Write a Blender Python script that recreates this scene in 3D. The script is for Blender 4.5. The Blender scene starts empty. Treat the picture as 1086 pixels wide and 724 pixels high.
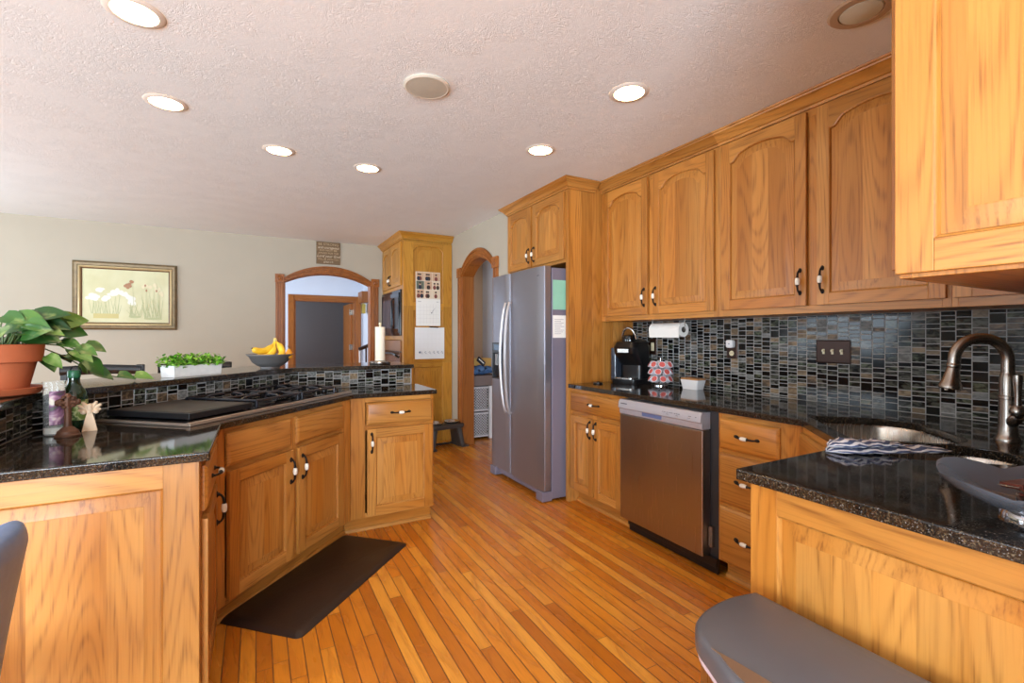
import bpy, bmesh, math, random
from mathutils import Vector, Matrix
C = bpy.context.scene.collection
R = math.radians
rnd = random.Random(7)

# ------------------------------------------------------------------ camera, world, lights, exposure
cam_d = bpy.data.cameras.new('camera'); cam = bpy.data.objects.new('camera', cam_d); C.objects.link(cam)
cam.location = (0, 0, 1.285); cam.rotation_euler = (R(90), 0, R(-28.5))
cam_d.sensor_width = 36; cam_d.lens = 500 / 1086 * 36; cam_d.shift_y = -6 / 1086; cam_d.clip_start = .02
bpy.context.scene.camera = cam
vs = bpy.context.scene.view_settings
vs.view_transform = 'Standard'; vs.look = 'None'; vs.gamma = 1; vs.use_curve_mapping = False
vs.exposure = 0.53
w = bpy.data.worlds.new('world'); bpy.context.scene.world = w; w.use_nodes = True
w.node_tree.nodes['Background'].inputs[0].default_value = (.75, .87, 1, 1)
w.node_tree.nodes['Background'].inputs[1].default_value = 1.0
def area(name, loc, rot, sx, sy, power, col):
    l = bpy.data.lights.new(name, 'AREA'); l.shape = 'RECTANGLE'; l.size = sx; l.size_y = sy
    l.energy = power; l.color = col
    o = bpy.data.objects.new(name, l); C.objects.link(o); o.location = loc; o.rotation_euler = rot
    return o
DAY = (.73, .87, 1)
area('daylight_rear_door', (-1.8, -3.05, 1.15), (R(130), 0, R(-18)), 2.6, 2.0, 370, DAY)
area('daylight_left_near', (-3.85, 1.2, 1.35), (R(135), 0, R(-90)), 1.9, 1.5, 72, DAY)
area('daylight_left_far', (-3.85, 4.6, 1.35), (R(135), 0, R(-90)), 1.9, 1.5, 60, DAY)
area('daylight_hall', (-.55, 8.0, 1.5), (R(90), 0, R(-90)), 1.0, 1.5, 34, (.72, .85, 1))
area('fill_far_room', (-.1, 9.95, 1.5), (R(90), 0, R(-90)), .9, 1.3, 12, DAY)  # unseen fill light, added to lift the dark room behind the hall doorway
LAMP_STRENGTH = 26.0
LAMP_COLOR = (1, .66, .32, 1)

# ------------------------------------------------------------------ helpers
class MB:
    """collects vertices and faces with wood-grain coordinates, builds ONE mesh object"""
    def __init__(s): s.v = []; s.f = []; s.m = []; s.g = []; s.t = []
    def add(s, vs_, fs, m=0, grain=None, tone=None):
        b = len(s.v); o = (rnd.uniform(-40, 40), rnd.uniform(-40, 40), rnd.uniform(-40, 40))
        t = rnd.random() if tone is None else tone
        for p in vs_:
            s.v.append(tuple(p))
            a = grain or 'z'
            q = {'x': (p[0], p[1], p[2]), 'y': (p[1], p[0], p[2]), 'z': (p[2], p[0], p[1])}[a]
            s.g.append((q[0] + o[0], q[1] + o[1], q[2] + o[2])); s.t.append(t)
        for f in fs: s.f.append([b + i for i in f]); s.m.append(m)
        return s
    def box(s, x0, x1, y0, y1, z0, z1, ax='z', m=0, tone=None, M=None):
        vs_ = [Vector((x, y, z)) for z in (z0, z1) for y in (y0, y1) for x in (x0, x1)]
        fs = [(0, 2, 3, 1), (4, 5, 7, 6), (0, 1, 5, 4), (1, 3, 7, 5), (3, 2, 6, 7), (2, 0, 4, 6)]
        n = len(s.v); s.add(vs_, fs, m, ax, tone)
        if M is not None:
            for i in range(n, len(s.v)): s.v[i] = tuple(M @ Vector(s.v[i]))
        return s
    def loft(s, loops, m=0, cap0=True, cap1=True, grain=None, tone=None, closed=True):
        n = len(loops[0]); vs_ = [p for l in loops for p in l]; fs = []
        for k in range(len(loops) - 1):
            for i in range(n if closed else n - 1):
                j = (i + 1) % n
                fs.append((k * n + i, k * n + j, (k + 1) * n + j, (k + 1) * n + i))
        if cap0: fs.append(tuple(reversed(range(n))))
        if cap1: fs.append(tuple((len(loops) - 1) * n + i for i in range(n)))
        return s.add(vs_, fs, m, grain, tone)
    def lathe(s, prof, n=24, m=0, c=(0, 0, 0), M=None, cap0=True, cap1=True, rx=1, ry=1, tone=None):
        loops = []
        for r, z in prof:
            l = []
            for i in range(n):
                a = 2 * math.pi * i / n
                p = Vector((max(r, 1e-5) * math.cos(a) * rx, max(r, 1e-5) * math.sin(a) * ry, z))
                if M is not None: p = M @ p
                l.append(p + Vector(c))
            loops.append(l)
        return s.loft(loops, m, cap0, cap1, tone=tone)
    def tube(s, pts, rad, n=8, m=0, caps=True, tone=None, flat=1.0):
        pts = [Vector(p) for p in pts]
        if not hasattr(rad, '__len__'): rad = [rad] * len(pts)
        loops = []; up = None
        for i, p in enumerate(pts):
            d = (pts[min(i + 1, len(pts) - 1)] - pts[max(i - 1, 0)]).normalized()
            if up is None:
                up = Vector((0, 0, 1)) if abs(d.z) < .9 else Vector((1, 0, 0))
            side = d.cross(up).normalized(); up = side.cross(d).normalized()
            loops.append([p + side * rad[i] * math.cos(2 * math.pi * k / n) + up * flat * rad[i] * math.sin(2 * math.pi * k / n) for k in range(n)])
        return s.loft(loops, m, caps, caps, tone=tone)
    def prism(s, poly, z0, z1, m=0, grain='x', tone=None):
        n = len(poly)
        vs_ = [(p[0], p[1], z0) for p in poly] + [(p[0], p[1], z1) for p in poly]
        fs = [tuple(reversed(range(n))), tuple(range(n, 2 * n))] + [(i, (i + 1) % n, n + (i + 1) % n, n + i) for i in range(n)]
        return s.add(vs_, fs, m, grain, tone)
    def prism_y(s, poly, y0, y1, m=0, grain='x', tone=None):
        n = len(poly)
        vs_ = [(p[0], y0, p[1]) for p in poly] + [(p[0], y1, p[1]) for p in poly]
        fs = [tuple(range(n)), tuple(reversed(range(n, 2 * n)))] + [(i, n + i, n + (i + 1) % n, (i + 1) % n) for i in range(n)]
        return s.add(vs_, fs, m, grain, tone)
    def xform(s, M, start=0):
        for i in range(start, len(s.v)): s.v[i] = tuple(M @ Vector(s.v[i]))
        return s
    def build(s, name, mats, parent=None, bevel=0, loc=(0, 0, 0), rot=(0, 0, 0), seg=2, sharp=32, sub=0, flip=True):
        me = bpy.data.meshes.new(name); me.from_pydata(s.v, [], s.f); me.update()
        if not isinstance(mats, (list, tuple)): mats = [mats]
        for x in mats: me.materials.append(x)
        me.polygons.foreach_set('material_index', s.m)
        a = me.attributes.new('grain', 'FLOAT_VECTOR', 'POINT'); a.data.foreach_set('vector', [c for g in s.g for c in g])
        a = me.attributes.new('tone', 'FLOAT', 'POINT'); a.data.foreach_set('value', s.t)
        if flip:
            bm = bmesh.new(); bm.from_mesh(me); bmesh.ops.recalc_face_normals(bm, faces=bm.faces); bm.to_mesh(me); bm.free()
        me.polygons.foreach_set('use_smooth', [True] * len(me.polygons)); me.set_sharp_from_angle(angle=R(sharp))
        o = bpy.data.objects.new(name, me); C.objects.link(o); o.location = loc; o.rotation_euler = rot
        if parent: o.parent = parent
        if bevel:
            b = o.modifiers.new('bevel', 'BEVEL'); b.width = bevel; b.segments = seg; b.limit_method = 'ANGLE'; b.angle_limit = R(40)
            b.harden_normals = True
        if sub:
            d = o.modifiers.new('sub', 'SUBSURF'); d.levels = sub; d.render_levels = sub
        return o

def tag(o, label, cat, group=None, kind=None):
    o['label'] = label; o['category'] = cat
    if group: o['group'] = group
    if kind: o['kind'] = kind
    return o
def thing(name, label, cat, loc=(0, 0, 0), rz=0, group=None):
    o = bpy.data.objects.new(name, None); C.objects.link(o); o.empty_display_size = .1
    o.location = loc; o.rotation_euler = (0, 0, R(rz))
    return tag(o, label, cat, group)
def struct(name, mb, mat, **k):
    o = mb.build(name, mat, **k); o['kind'] = 'structure'; return o
def dup(o, parent=None):
    c = o.copy(); C.objects.link(c)
    if parent: c.parent = parent
    for ch in list(o.children): dup(ch, c)
    return c
def offset(poly, d):
    """offset an open 2-D polyline to its left by d, mitred"""
    out = []
    P = [Vector(p) for p in poly]
    for i, p in enumerate(P):
        ns = []
        if i > 0: t = (p - P[i - 1]).normalized(); ns.append(Vector((-t.y, t.x)))
        if i < len(P) - 1: t = (P[i + 1] - p).normalized(); ns.append(Vector((-t.y, t.x)))
        n = ns[0] if len(ns) == 1 else (ns[0] + ns[1]).normalized() / max(.3, math.cos(ns[0].angle(ns[1]) / 2))
        out.append(tuple(p + n * d))
    return out
def sweep(mb, path, prof, m=0, grain=None):
    """sweep profile [(out, z)] along a 2-D path, out = to the right"""
    offs = [offset(path, -q[0]) for q in prof]
    for k in range(len(path) - 1):
        loops = [[(offs[i][j][0], offs[i][j][1], prof[i][1]) for i in range(len(prof))] for j in (k, k + 1)]
        d = Vector(path[k + 1]) - Vector(path[k])
        mb.loft(loops, m, True, True, 'x' if abs(d.x) > abs(d.y) else 'y')
    return mb

# ------------------------------------------------------------------ materials
def lin(r, g, b):
    f = lambda c: (c / 255 / 12.92) if c <= 10 else ((c / 255 + .055) / 1.055) ** 2.4
    return (f(r), f(g), f(b), 1)
class N:
    def __init__(s, name, rough=.5, metal=0, spec=.5, color=(.8, .8, .8, 1)):
        s.mat = bpy.data.materials.new(name); s.mat.use_nodes = True; s.nt = s.mat.node_tree
        s.b = s.nt.nodes['Principled BSDF']; s.set(s.b, 'Roughness', rough); s.set(s.b, 'Metallic', metal)
        s.set(s.b, 'Specular IOR Level', spec); s.set(s.b, 'Base Color', color)
    def set(s, n, i, v):
        if isinstance(v, bpy.types.NodeSocket): s.nt.links.new(v, n.inputs[i])
        else: n.inputs[i].default_value = v
    def node(s, t, out=0, props=None, **k):
        n = s.nt.nodes.new(t)
        for a, v in (props or {}).items(): setattr(n, a, v)
        for i, v in k.items(): s.set(n, int(i[1:]) if i[0] == 'i' and i[1:].isdigit() else i, v)
        return n.outputs[out]
    def attr(s, name, out=1): return s.node('ShaderNodeAttribute', out, {'attribute_name': name})
    def math(s, op, a, b=0.0, c=0.0): return s.node('ShaderNodeMath', 0, {'operation': op}, i0=a, i1=b, i2=c)
    def vec(s, op, a, b): return s.node('ShaderNodeVectorMath', 0, {'operation': op}, i0=a, i1=b)
    def noise(s, v, scale=5, detail=2, rough=.5, dist=0, out=0):
        n = s.nt.nodes.new('ShaderNodeTexNoise'); s.set(n, 'Vector', v); s.set(n, 'Scale', scale); s.set(n, 'Detail', detail)
        s.set(n, 'Roughness', rough); s.set(n, 'Distortion', dist); return n.outputs[out]
    def ramp(s, f, stops, const=False):
        n = s.nt.nodes.new('ShaderNodeValToRGB'); e = n.color_ramp.elements
        if const: n.color_ramp.interpolation = 'CONSTANT'
        while len(e) < len(stops): e.new(.5)
        for i, (p, c) in enumerate(stops): e[i].position = p; e[i].color = c if hasattr(c, '__len__') else (c, c, c, 1)
        s.set(n, 0, f); return n.outputs[0]
    def mix(s, f, a, b, mode='MIX'):
        n = s.nt.nodes.new('ShaderNodeMix'); n.data_type = 'RGBA'; n.blend_type = mode
        s.set(n, 0, f); s.set(n, 6, a); s.set(n, 7, b); return n.outputs[2]
    def obj(s): return s.node('ShaderNodeTexCoord', 3)
    def bump(s, h, strength=.2, dist=.002):
        n = s.nt.nodes.new('ShaderNodeBump'); s.set(n, 'Strength', strength); s.set(n, 'Distance', dist); s.set(n, 'Height', h)
        s.set(s.b, 'Normal', n.outputs[0]); return s
def plain(name, rgb, rough=.5, metal=0, spec=.5, noise=0, scale=30, **k):
    n = N(name, rough, metal, spec, lin(*rgb))
    if noise:
        v = n.noise(n.obj(), scale, 3)
        c = lin(*rgb); d = tuple(x * (1 - noise) for x in c[:3]) + (1,)
        n.set(n.b, 'Base Color', n.ramp(v, [(.3, d), (.7, c)]))
    for a, v in k.items(): n.set(n.b, a.replace('_', ' '), v)
    return n.mat

def oak(name, light, mid, dark, rough=.34):
    n = N(name, rough, 0, .45); g = n.attr('grain'); t = n.attr('tone', 2)
    f = n.noise(n.vec('MULTIPLY', g, (.5, 5.0, 5.0)), 1.0, 1.0, .4, .1)
    f = n.math('MULTIPLY_ADD', n.noise(n.vec('MULTIPLY', g, (4, 34, 34)), 1.0, 2.0), .018, f)
    ring = n.math('SINE', n.math('MULTIPLY', f, 150.0)); ring = n.math('POWER', n.math('MULTIPLY_ADD', ring, .5, .5), 3.0)
    fine = n.noise(n.vec('MULTIPLY', g, (5, 170, 170)), 1.0, 2.0, .6)
    pores = n.ramp(fine, [(.48, 0.0), (.68, 1.0)])
    broad = n.noise(n.vec('MULTIPLY', g, (.5, 4, 4)), 1.0, 2.0)
    c = n.mix(n.ramp(broad, [(.3, 0.0), (.7, 1.0)]), light, mid)
    c = n.mix(n.math('MULTIPLY', ring, n.math('MULTIPLY_ADD', pores, .20, .20)), c, dark)
    c = n.mix(n.math('MULTIPLY', pores, n.math('MULTIPLY_ADD', ring, .20, .12)), c, tuple(x * .6 for x in dark[:3]) + (1,))
    c = n.mix(1.0, c, n.ramp(t, [(0, .82), (1, 1.08)]), 'MULTIPLY')
    n.set(n.b, 'Base Color', c); n.bump(n.math('ADD', pores, ring), .06, .001)
    return n.mat
OAK = oak('honey_oak', lin(202, 142, 70), lin(178, 109, 36), lin(108, 50, 10))
OAKD = oak('red_oak_trim', lin(172, 104, 46), lin(152, 86, 34), lin(104, 52, 16))
OAKY = oak('golden_oak_pantry', lin(202, 146, 58), lin(186, 124, 38), lin(146, 86, 20))

def floor_mat():
    n = N('oak_strip_floor', .24, 0, .5); o = n.obj(); s = n.node('ShaderNodeSeparateXYZ', 0, i0=o)
    sep = s.node; x = sep.outputs[0]; y = sep.outputs[1]
    W = .0575; L = 1.05
    u = n.math('DIVIDE', x, W); row = n.math('FLOOR', u); fu = n.math('FRACT', u)
    wn = n.node('ShaderNodeTexWhiteNoise', 0, {'noise_dimensions': '1D'}, W=row)
    v = n.math('DIVIDE', n.math('MULTIPLY_ADD', wn, 7.3, y), L); pl = n.math('FLOOR', v); fv = n.math('FRACT', v)
    idv = n.node('ShaderNodeCombineXYZ', 0, i0=row, i1=pl)
    tone = n.node('ShaderNodeTexWhiteNoise', 0, {'noise_dimensions': '2D'}, Vector=idv)
    off = n.vec('MULTIPLY', idv, (13.7, 7.1, 0)); g = n.vec('ADD', n.vec('MULTIPLY', o, (5, .7, 1)), off)
    ring = n.math('MULTIPLY_ADD', n.math('SINE', n.math('MULTIPLY', n.noise(g, 1, 2, .5, .2), 60)), .5, .5)
    fine = n.noise(n.vec('ADD', n.vec('MULTIPLY', o, (190, 8, 1)), off), 1, 2)
    c = n.ramp(tone, [(0, lin(194, 110, 28)), (.35, lin(218, 130, 36)), (.7, lin(228, 142, 42)), (1, lin(240, 164, 62))])
    c = n.mix(n.math('MULTIPLY', n.math('POWER', ring, 2), .28), c, lin(168, 90, 26))
    c = n.mix(n.math('MULTIPLY', n.ramp(fine, [(.5, 0.0), (.7, 1.0)]), .22), c, lin(140, 70, 18))
    gx = n.math('LESS_THAN', n.math('MINIMUM', fu, n.math('SUBTRACT', 1, fu)), .034)
    gy = n.math('LESS_THAN', fv, .0022); gap = n.math('MAXIMUM', gx, gy)
    c = n.mix(n.math('MULTIPLY', gap, .86), c, lin(58, 24, 6)); n.set(n.b, 'Base Color', c)
    n.set(n.b, 'Roughness', n.math('MULTIPLY_ADD', gap, .4, n.math('MULTIPLY_ADD', ring, .06, .22)))
    n.bump(n.math('SUBTRACT', 1, gap), .25, .001); return n.mat
# SeparateXYZ helper returns an output socket; its node gives the others
FLOOR = floor_mat()

def granite():
    n = N('dark_granite', .07, 0, .55); o = n.obj()
    a = n.noise(o, 190, 3, .65); b = n.noise(o, 75, 3, .6); d = n.noise(n.vec('ADD', o, (7, 3, 1)), 260, 2, .5)
    c = n.ramp(a, [(.42, lin(20, 17, 15)), (.55, lin(44, 36, 28)), (.66, lin(96, 80, 60))])
    c = n.mix(n.ramp(b, [(.45, 0.0), (.62, .75)]), c, lin(18, 16, 15))
    c = n.mix(n.ramp(d, [(.64, 0.0), (.72, .8)]), c, lin(136, 132, 130))
    n.set(n.b, 'Base Color', c); return n.mat
GRANITE = granite()

def tile_mat():
    n = N('mosaic_glass_tile', .12, 0, .25); t = n.attr('tone', 2); g = n.attr('grain')
    st = n.noise(n.vec('MULTIPLY', g, (26, 70, 60)), 1, 2, .5, .8)
    base = n.ramp(t, [(0, lin(7, 7, 7)), (.36, lin(20, 19, 17)), (.56, lin(44, 44, 40)), (.66, lin(66, 54, 42)), (.76, lin(92, 92, 88)), (.84, lin(24, 26, 20)), (.94, lin(104, 86, 64))], True)
    hi = n.ramp(t, [(0, lin(16, 15, 14)), (.36, lin(82, 82, 72)), (.56, lin(104, 104, 98)), (.66, lin(122, 100, 76)), (.76, lin(130, 128, 124)), (.84, lin(92, 98, 80)), (.94, lin(142, 122, 96))], True)
    n.set(n.b, 'Base Color', n.mix(n.ramp(st, [(.42, 0.0), (.62, 1.0)]), base, hi))
    n.set(n.b, 'Roughness', n.ramp(t, [(0, .12), (.66, .35), (.76, .45), (.84, .12), (.94, .4)], True)); return n.mat
TILE = tile_mat(); GROUT = plain('grey_grout', (158, 156, 154), .9)

def ceiling_mat():
    n = N('stomped_ceiling', .85, 0, .2, lin(236, 236, 234)); o = n.obj()
    v = n.vec('ADD', o, n.vec('MULTIPLY', n.noise(o, 9, 2, .5, 0, 1), (.22, .22, .22)))
    a = n.noise(n.vec('MULTIPLY', v, (1, 1, 1)), 26, 3, .6, 2.6)
    ridge = n.math('SUBTRACT', 1, n.math('ABSOLUTE', n.math('MULTIPLY', n.math('SUBTRACT', a, .5), 7)))
    ridge = n.math('MAXIMUM', ridge, 0)
    mask = n.ramp(n.noise(o, 4.5, 2), [(.40, 0.12), (.62, 1.0)])
    n.bump(n.math('MULTIPLY', ridge, mask), .30, .008); return n.mat
CEIL = ceiling_mat()
WALL = plain('beige_paint', (186, 176, 158), .8, 0, .25, .03, 4)
HALLW = plain('pale_blue_paint', (214, 220, 232), .8, 0, .25)
GREYW = plain('grey_room_paint', (112, 106, 106), .85, 0, .2)

def brushed(name, rgb, rough, ax, metal=1.0, s=.06):
    n = N(name, rough, metal, .5, lin(*rgb)); v = n.vec('MULTIPLY', n.obj(), ax)
    f = n.noise(v, 1, 2, .6); n.set(n.b, 'Roughness', n.math('MULTIPLY_ADD', f, .14, rough - .07)); n.bump(f, s, .0006); return n.mat
STEEL = brushed('stainless_dishwasher', (168, 160, 152), .30, (300, 4, 4))
FRIDGE = brushed('stainless_fridge', (152, 152, 162), .36, (4, 4, 300), .85)
FRSIDE = plain('grey_fridge_side', (128, 122, 138), .45, .2)
SINKM = brushed('brushed_sink_steel', (190, 182, 172), .26, (4, 200, 4))
NICKEL = plain('brushed_nickel', (158, 150, 142), .27, 1)
CHROME = plain('chrome', (210, 210, 212), .12, 1)
CONSOLE = plain('dishwasher_console', (176, 172, 178), .35, .35)
BLACKM = plain('black_iron', (26, 22, 20), .45, .4)
BLACKP = plain('black_plastic', (16, 16, 18), .28)
BLACKG = plain('black_gloss', (8, 8, 10), .06)
CASTI = plain('cast_iron', (24, 24, 27), .45, .2, .5, .3, 60)
CERAM = plain('white_ceramic', (238, 232, 218), .15)
WHITE = plain('white_paper', (240, 238, 232), .75, 0, .2)
WHITEP = plain('white_porcelain', (232, 230, 230), .14)
BRONZE = plain('bronze_plate', (52, 30, 20), .35, .5)
CREAM = plain('cream_toggle', (226, 214, 178), .4)
DARKIN = plain('dark_inside', (12, 10, 9), .8)
SILVERP = plain('silver_plate', (170, 166, 160), .25, .9)

# ------------------------------------------------------------------ the room shell
CZ = 2.50
mb = MB(); mb.box(-4.1, 4.6, -3.3, 11, -.12, 0); struct('floor', mb, FLOOR)
mb = MB(); mb.box(-4.1, 4.6, -3.3, 11, CZ, CZ + .12); struct('ceiling', mb, CEIL)

def arch_pts(x0, x1, zs, rise, n=28):
    """segmental arch from (x0,zs) to (x1,zs)"""
    w_ = (x1 - x0) / 2; r_ = (w_ * w_ + rise * rise) / (2 * rise); cx = (x0 + x1) / 2; cz = zs + rise - r_
    a0 = math.atan2(zs - cz, -w_); a1 = math.atan2(zs - cz, w_)
    return [(cx + r_ * math.cos(a0 + (a1 - a0) * i / n), cz + r_ * math.sin(a0 + (a1 - a0) * i / n)) for i in range(n + 1)]
def wall_arch(name, xa, xb, ox0, ox1, zs, rise, thick, mat, loc, rz):
    """wall in local XZ (front y=0, back y=thick) with an arched opening, made of strips"""
    mb = MB(); mb.box(xa, ox0, 0, thick, 0, CZ); mb.box(ox1, xb, 0, thick, 0, CZ)
    a = arch_pts(ox0, ox1, zs, rise)
    for p, q in zip(a, a[1:]): mb.prism_y([p, q, (q[0], CZ), (p[0], CZ)], 0, thick)
    return struct(name, mb, mat, loc=loc, rot=(0, 0, R(rz)))
def arch_casing(name, label, ox0, ox1, zs, rise, thick, cw, mat, loc, rz, out=.022):
    """jamb lining + moulded casing with corner blocks on the front face"""
    mb = MB(); j = .018
    mb.box(ox0, ox0 + j, -.004, thick + .004, 0, zs); mb.box(ox1 - j, ox1, -.004, thick + .004, 0, zs)
    a = arch_pts(ox0, ox1, zs, rise); b = arch_pts(ox0 + j, ox1 - j, zs, rise - j * .6)
    for i in range(len(a) - 1): mb.prism_y([b[i], b[i + 1], a[i + 1], a[i]], -.004, thick + .004)
    bw = cw + .012
    for x in (ox0 - cw, ox1):
        for k, (p0, p1, d) in enumerate(((0, 1, out * .6), (.1, .32, out), (.42, .58, out * .8), (.68, .9, out))):
            mb.box(x + cw * p0, x + cw * p1, -d, -.001 - .0002 * k, .14, zs - .01)
        mb.box(x - .006, x + cw + .006, -out - .006, 0, 0, .14)
        zc = zs - .01
        mb.box(x - .006, x + cw + .006, -out - .008, 0, zc, zc + bw)
        M = Matrix.Translation((x + cw / 2, -out - .008, zc + bw / 2)) @ Matrix.Rotation(R(90), 4, 'X')
        mb.lathe([(cw * .36, -.002), (cw * .36, .004), (cw * .28, .006), (cw * .2, .003), (cw * .12, .008), (0.001, .009)], 16, M=M)
    outer = arch_pts(ox0 - cw * .02, ox1 + cw * .02, zs, rise, 28)
    n = len(outer)
    def ring(t): return arch_pts(ox0 - cw * .4 * t, ox1 + cw * .4 * t, zs + t * cw * .28, rise + t * cw * .72, 28)
    for p0, p1, d in ((0, 1, out * .6), (.1, .32, out), (.42, .58, out * .8), (.68, .9, out)):
        A = ring(p0); B = ring(p1)
        for i in range(n - 1): mb.prism_y([A[i], A[i + 1], B[i + 1], B[i]], -d, -.001)
    o = struct(name, mb, mat, loc=loc, rot=(0, 0, R(rz)), bevel=.0015, seg=1); o['label'] = label; return o
# back wall (behind the bar) with its arch
wall_arch('wall_back', -4, 2.28, .303, 1.37, 1.955, .135, .14, WALL, (0, 6.5, 0), 0)
arch_casing('trim_1', 'wide oak arch casing on the beige back wall', .303, 1.37, 1.955, .135, .14, .092, OAKD, (0, 6.5, 0), 0)
# right wall beyond the refrigerator with a narrower arch; local x runs towards the camera (-Y)
wall_arch('wall_right', 0, 2.51, 1.35, 2.20, 1.98, .165, .14, WALL, (2.13, 6.5, 0), -90)
arch_casing('trim_2', 'narrow oak arch casing beside the refrigerator', 1.35, 2.20, 1.98, .165, .14, .10, OAKD, (2.13, 6.5, 0), -90)
mb = MB(); mb.box(2.27, 2.93, 3.995, 4.10, 0, CZ); struct('wall_alcove', mb, WALL)
mb = MB(); mb.box(2.79, 2.93, .15, 3.995, 0, CZ); struct('wall_sink', mb, WALL)
mb = MB(); mb.box(1.17, 2.93, .02, .15, 0, CZ); struct('wall_near', mb, WALL)
mb = MB(); mb.box(2.93, 3.05, -3.2, .15, 0, CZ); struct('wall_right_rear', mb, WALL)
def wall_holes(name, L, holes, thick, mat, loc, rz):
    mb = MB(); x = 0
    for a, b, z0, z1 in holes:
        mb.box(x, a, 0, thick, 0, CZ); mb.box(a, b, 0, thick, z1, CZ)
        if z0 > 0: mb.box(a, b, 0, thick, 0, z0)
        x = b
    mb.box(x, L, 0, thick, 0, CZ); return struct(name, mb, mat, loc=loc, rot=(0, 0, R(rz)))
wall_holes('wall_left', 9.7, [(.95, 2.85, .6, 2.1), (4.35, 6.25, .6, 2.1)], .12, WALL, (-4, 6.5, 0), -90).rotation_euler = (0, 0, R(-90))
wall_holes('wall_rear', 7.0, [(.9, 3.5, 0, 2.15)], .12, WALL, (-4, -3.32, 0), 0)
def window(name, loc, rz, w_, h_, cols, rows):
    mb = MB(); t = .05
    mb.box(0, w_, 0, .1, 0, t); mb.box(0, w_, 0, .1, h_ - t, h_); mb.box(0, t, 0, .1, t, h_ - t); mb.box(w_ - t, w_, 0, .1, t, h_ - t)
    for i in range(1, cols): x = w_ * i / cols; mb.box(x - .02, x + .02, .03, .07, t, h_ - t)
    for i in range(1, rows): z = h_ * i / rows; mb.box(t, w_ - t, .035, .065, z - .015, z + .015)
    return struct(name, mb, OAKD, loc=loc, rot=(0, 0, R(rz)))
window('window_1', (-4, 5.55, .6), -90, 1.9, 1.5, 2, 1); window('window_2', (-4, 2.15, .6), -90, 1.9, 1.5, 2, 1)
window('door_1', (-3.1, -3.32, 0), 0, 2.6, 2.15, 2, 1)

# hall beyond the back arch
def wall_door(name, xa, xb, d0, d1, zt, thick, mat, loc):
    mb = MB(); mb.box(xa, d0, 0, thick, 0, CZ); mb.box(d1, xb, 0, thick, 0, CZ); mb.box(d0, d1, 0, thick, zt, CZ)
    return struct(name, mb, mat, loc=loc)
wall_door('wall_hall_back', -.7, 1.78, .60, 1.64, 1.93, .14, HALLW, (0, 9.2, 0))
mb = MB(); mb.box(1.78, 1.92, 8.2, 9.34, 0, CZ); struct('wall_hall_right', mb, HALLW)
mb = MB(); mb.box(-.84, -.7, 6.64, 9.34, 0, CZ); struct('wall_hall_left', mb, HALLW)
mb = MB(); mb.box(1.92, 3.4, 8.2, 8.34, 0, CZ); mb.box(3.3, 3.4, 6.64, 8.2, 0, CZ); struct('wall_stair', mb, HALLW)
mb = MB(); mb.box(-.7, 2.6, 10.6, 10.7, 0, CZ); mb.box(-.3, -.2, 9.34, 10.6, 0, CZ); mb.box(2.4, 2.5, 9.34, 10.6, 0, CZ); struct('wall_far_room', mb, GREYW)
mb = MB()
for x0, x1 in ((.495, .60), (1.64, 1.745)):
    mb.box(x0, x1, -.018, 0, 0, 2.02); mb.box(x0 + .012, x1 - .012, -.026, -.018, 0, 2.01)
mb.box(.60, 1.64, -.018, 0, 1.93, 2.02, 'x'); mb.box(.60, 1.64, -.026, -.018, 1.945, 2.005, 'x')
mb.box(.60, .62, 0, .15, 0, 1.93); mb.box(1.62, 1.64, 0, .15, 0, 1.93); mb.box(.62, 1.62, 0, .15, 1.91, 1.93, 'x')
struct('trim_3', mb, OAKD, loc=(0, 9.2, 0), bevel=.002)
DOORO = thing('door', 'oak door standing open into the grey room, brass hinges on its edge', 'door', (1.62, 9.36, 0), 0)
mb = MB(); mb.box(-.045, 0, 0, .80, .01, 1.90, 'z'); mb.build('door_leaf', OAKD, DOORO, .003)
for z in (.25, 1.02, 1.68):
    mb = MB(); mb.box(-.050, -.005, -.006, -.0005, z, z + .10); mb.lathe([(.008, z - .005), (.008, z + .105)], 8, c=(-.052, -.006, 0)); mb.build('hinge', SILVERP, DOORO)

# side hall beyond the right arch
mb = MB(); mb.box(4.2, 4.3, 4.1, 7.2, 0, CZ); mb.box(2.27, 4.2, 7.1, 7.2, 0, CZ); struct('wall_side_hall', mb, plain('tan_paint', (212, 184, 156), .8, 0, .25))

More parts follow.
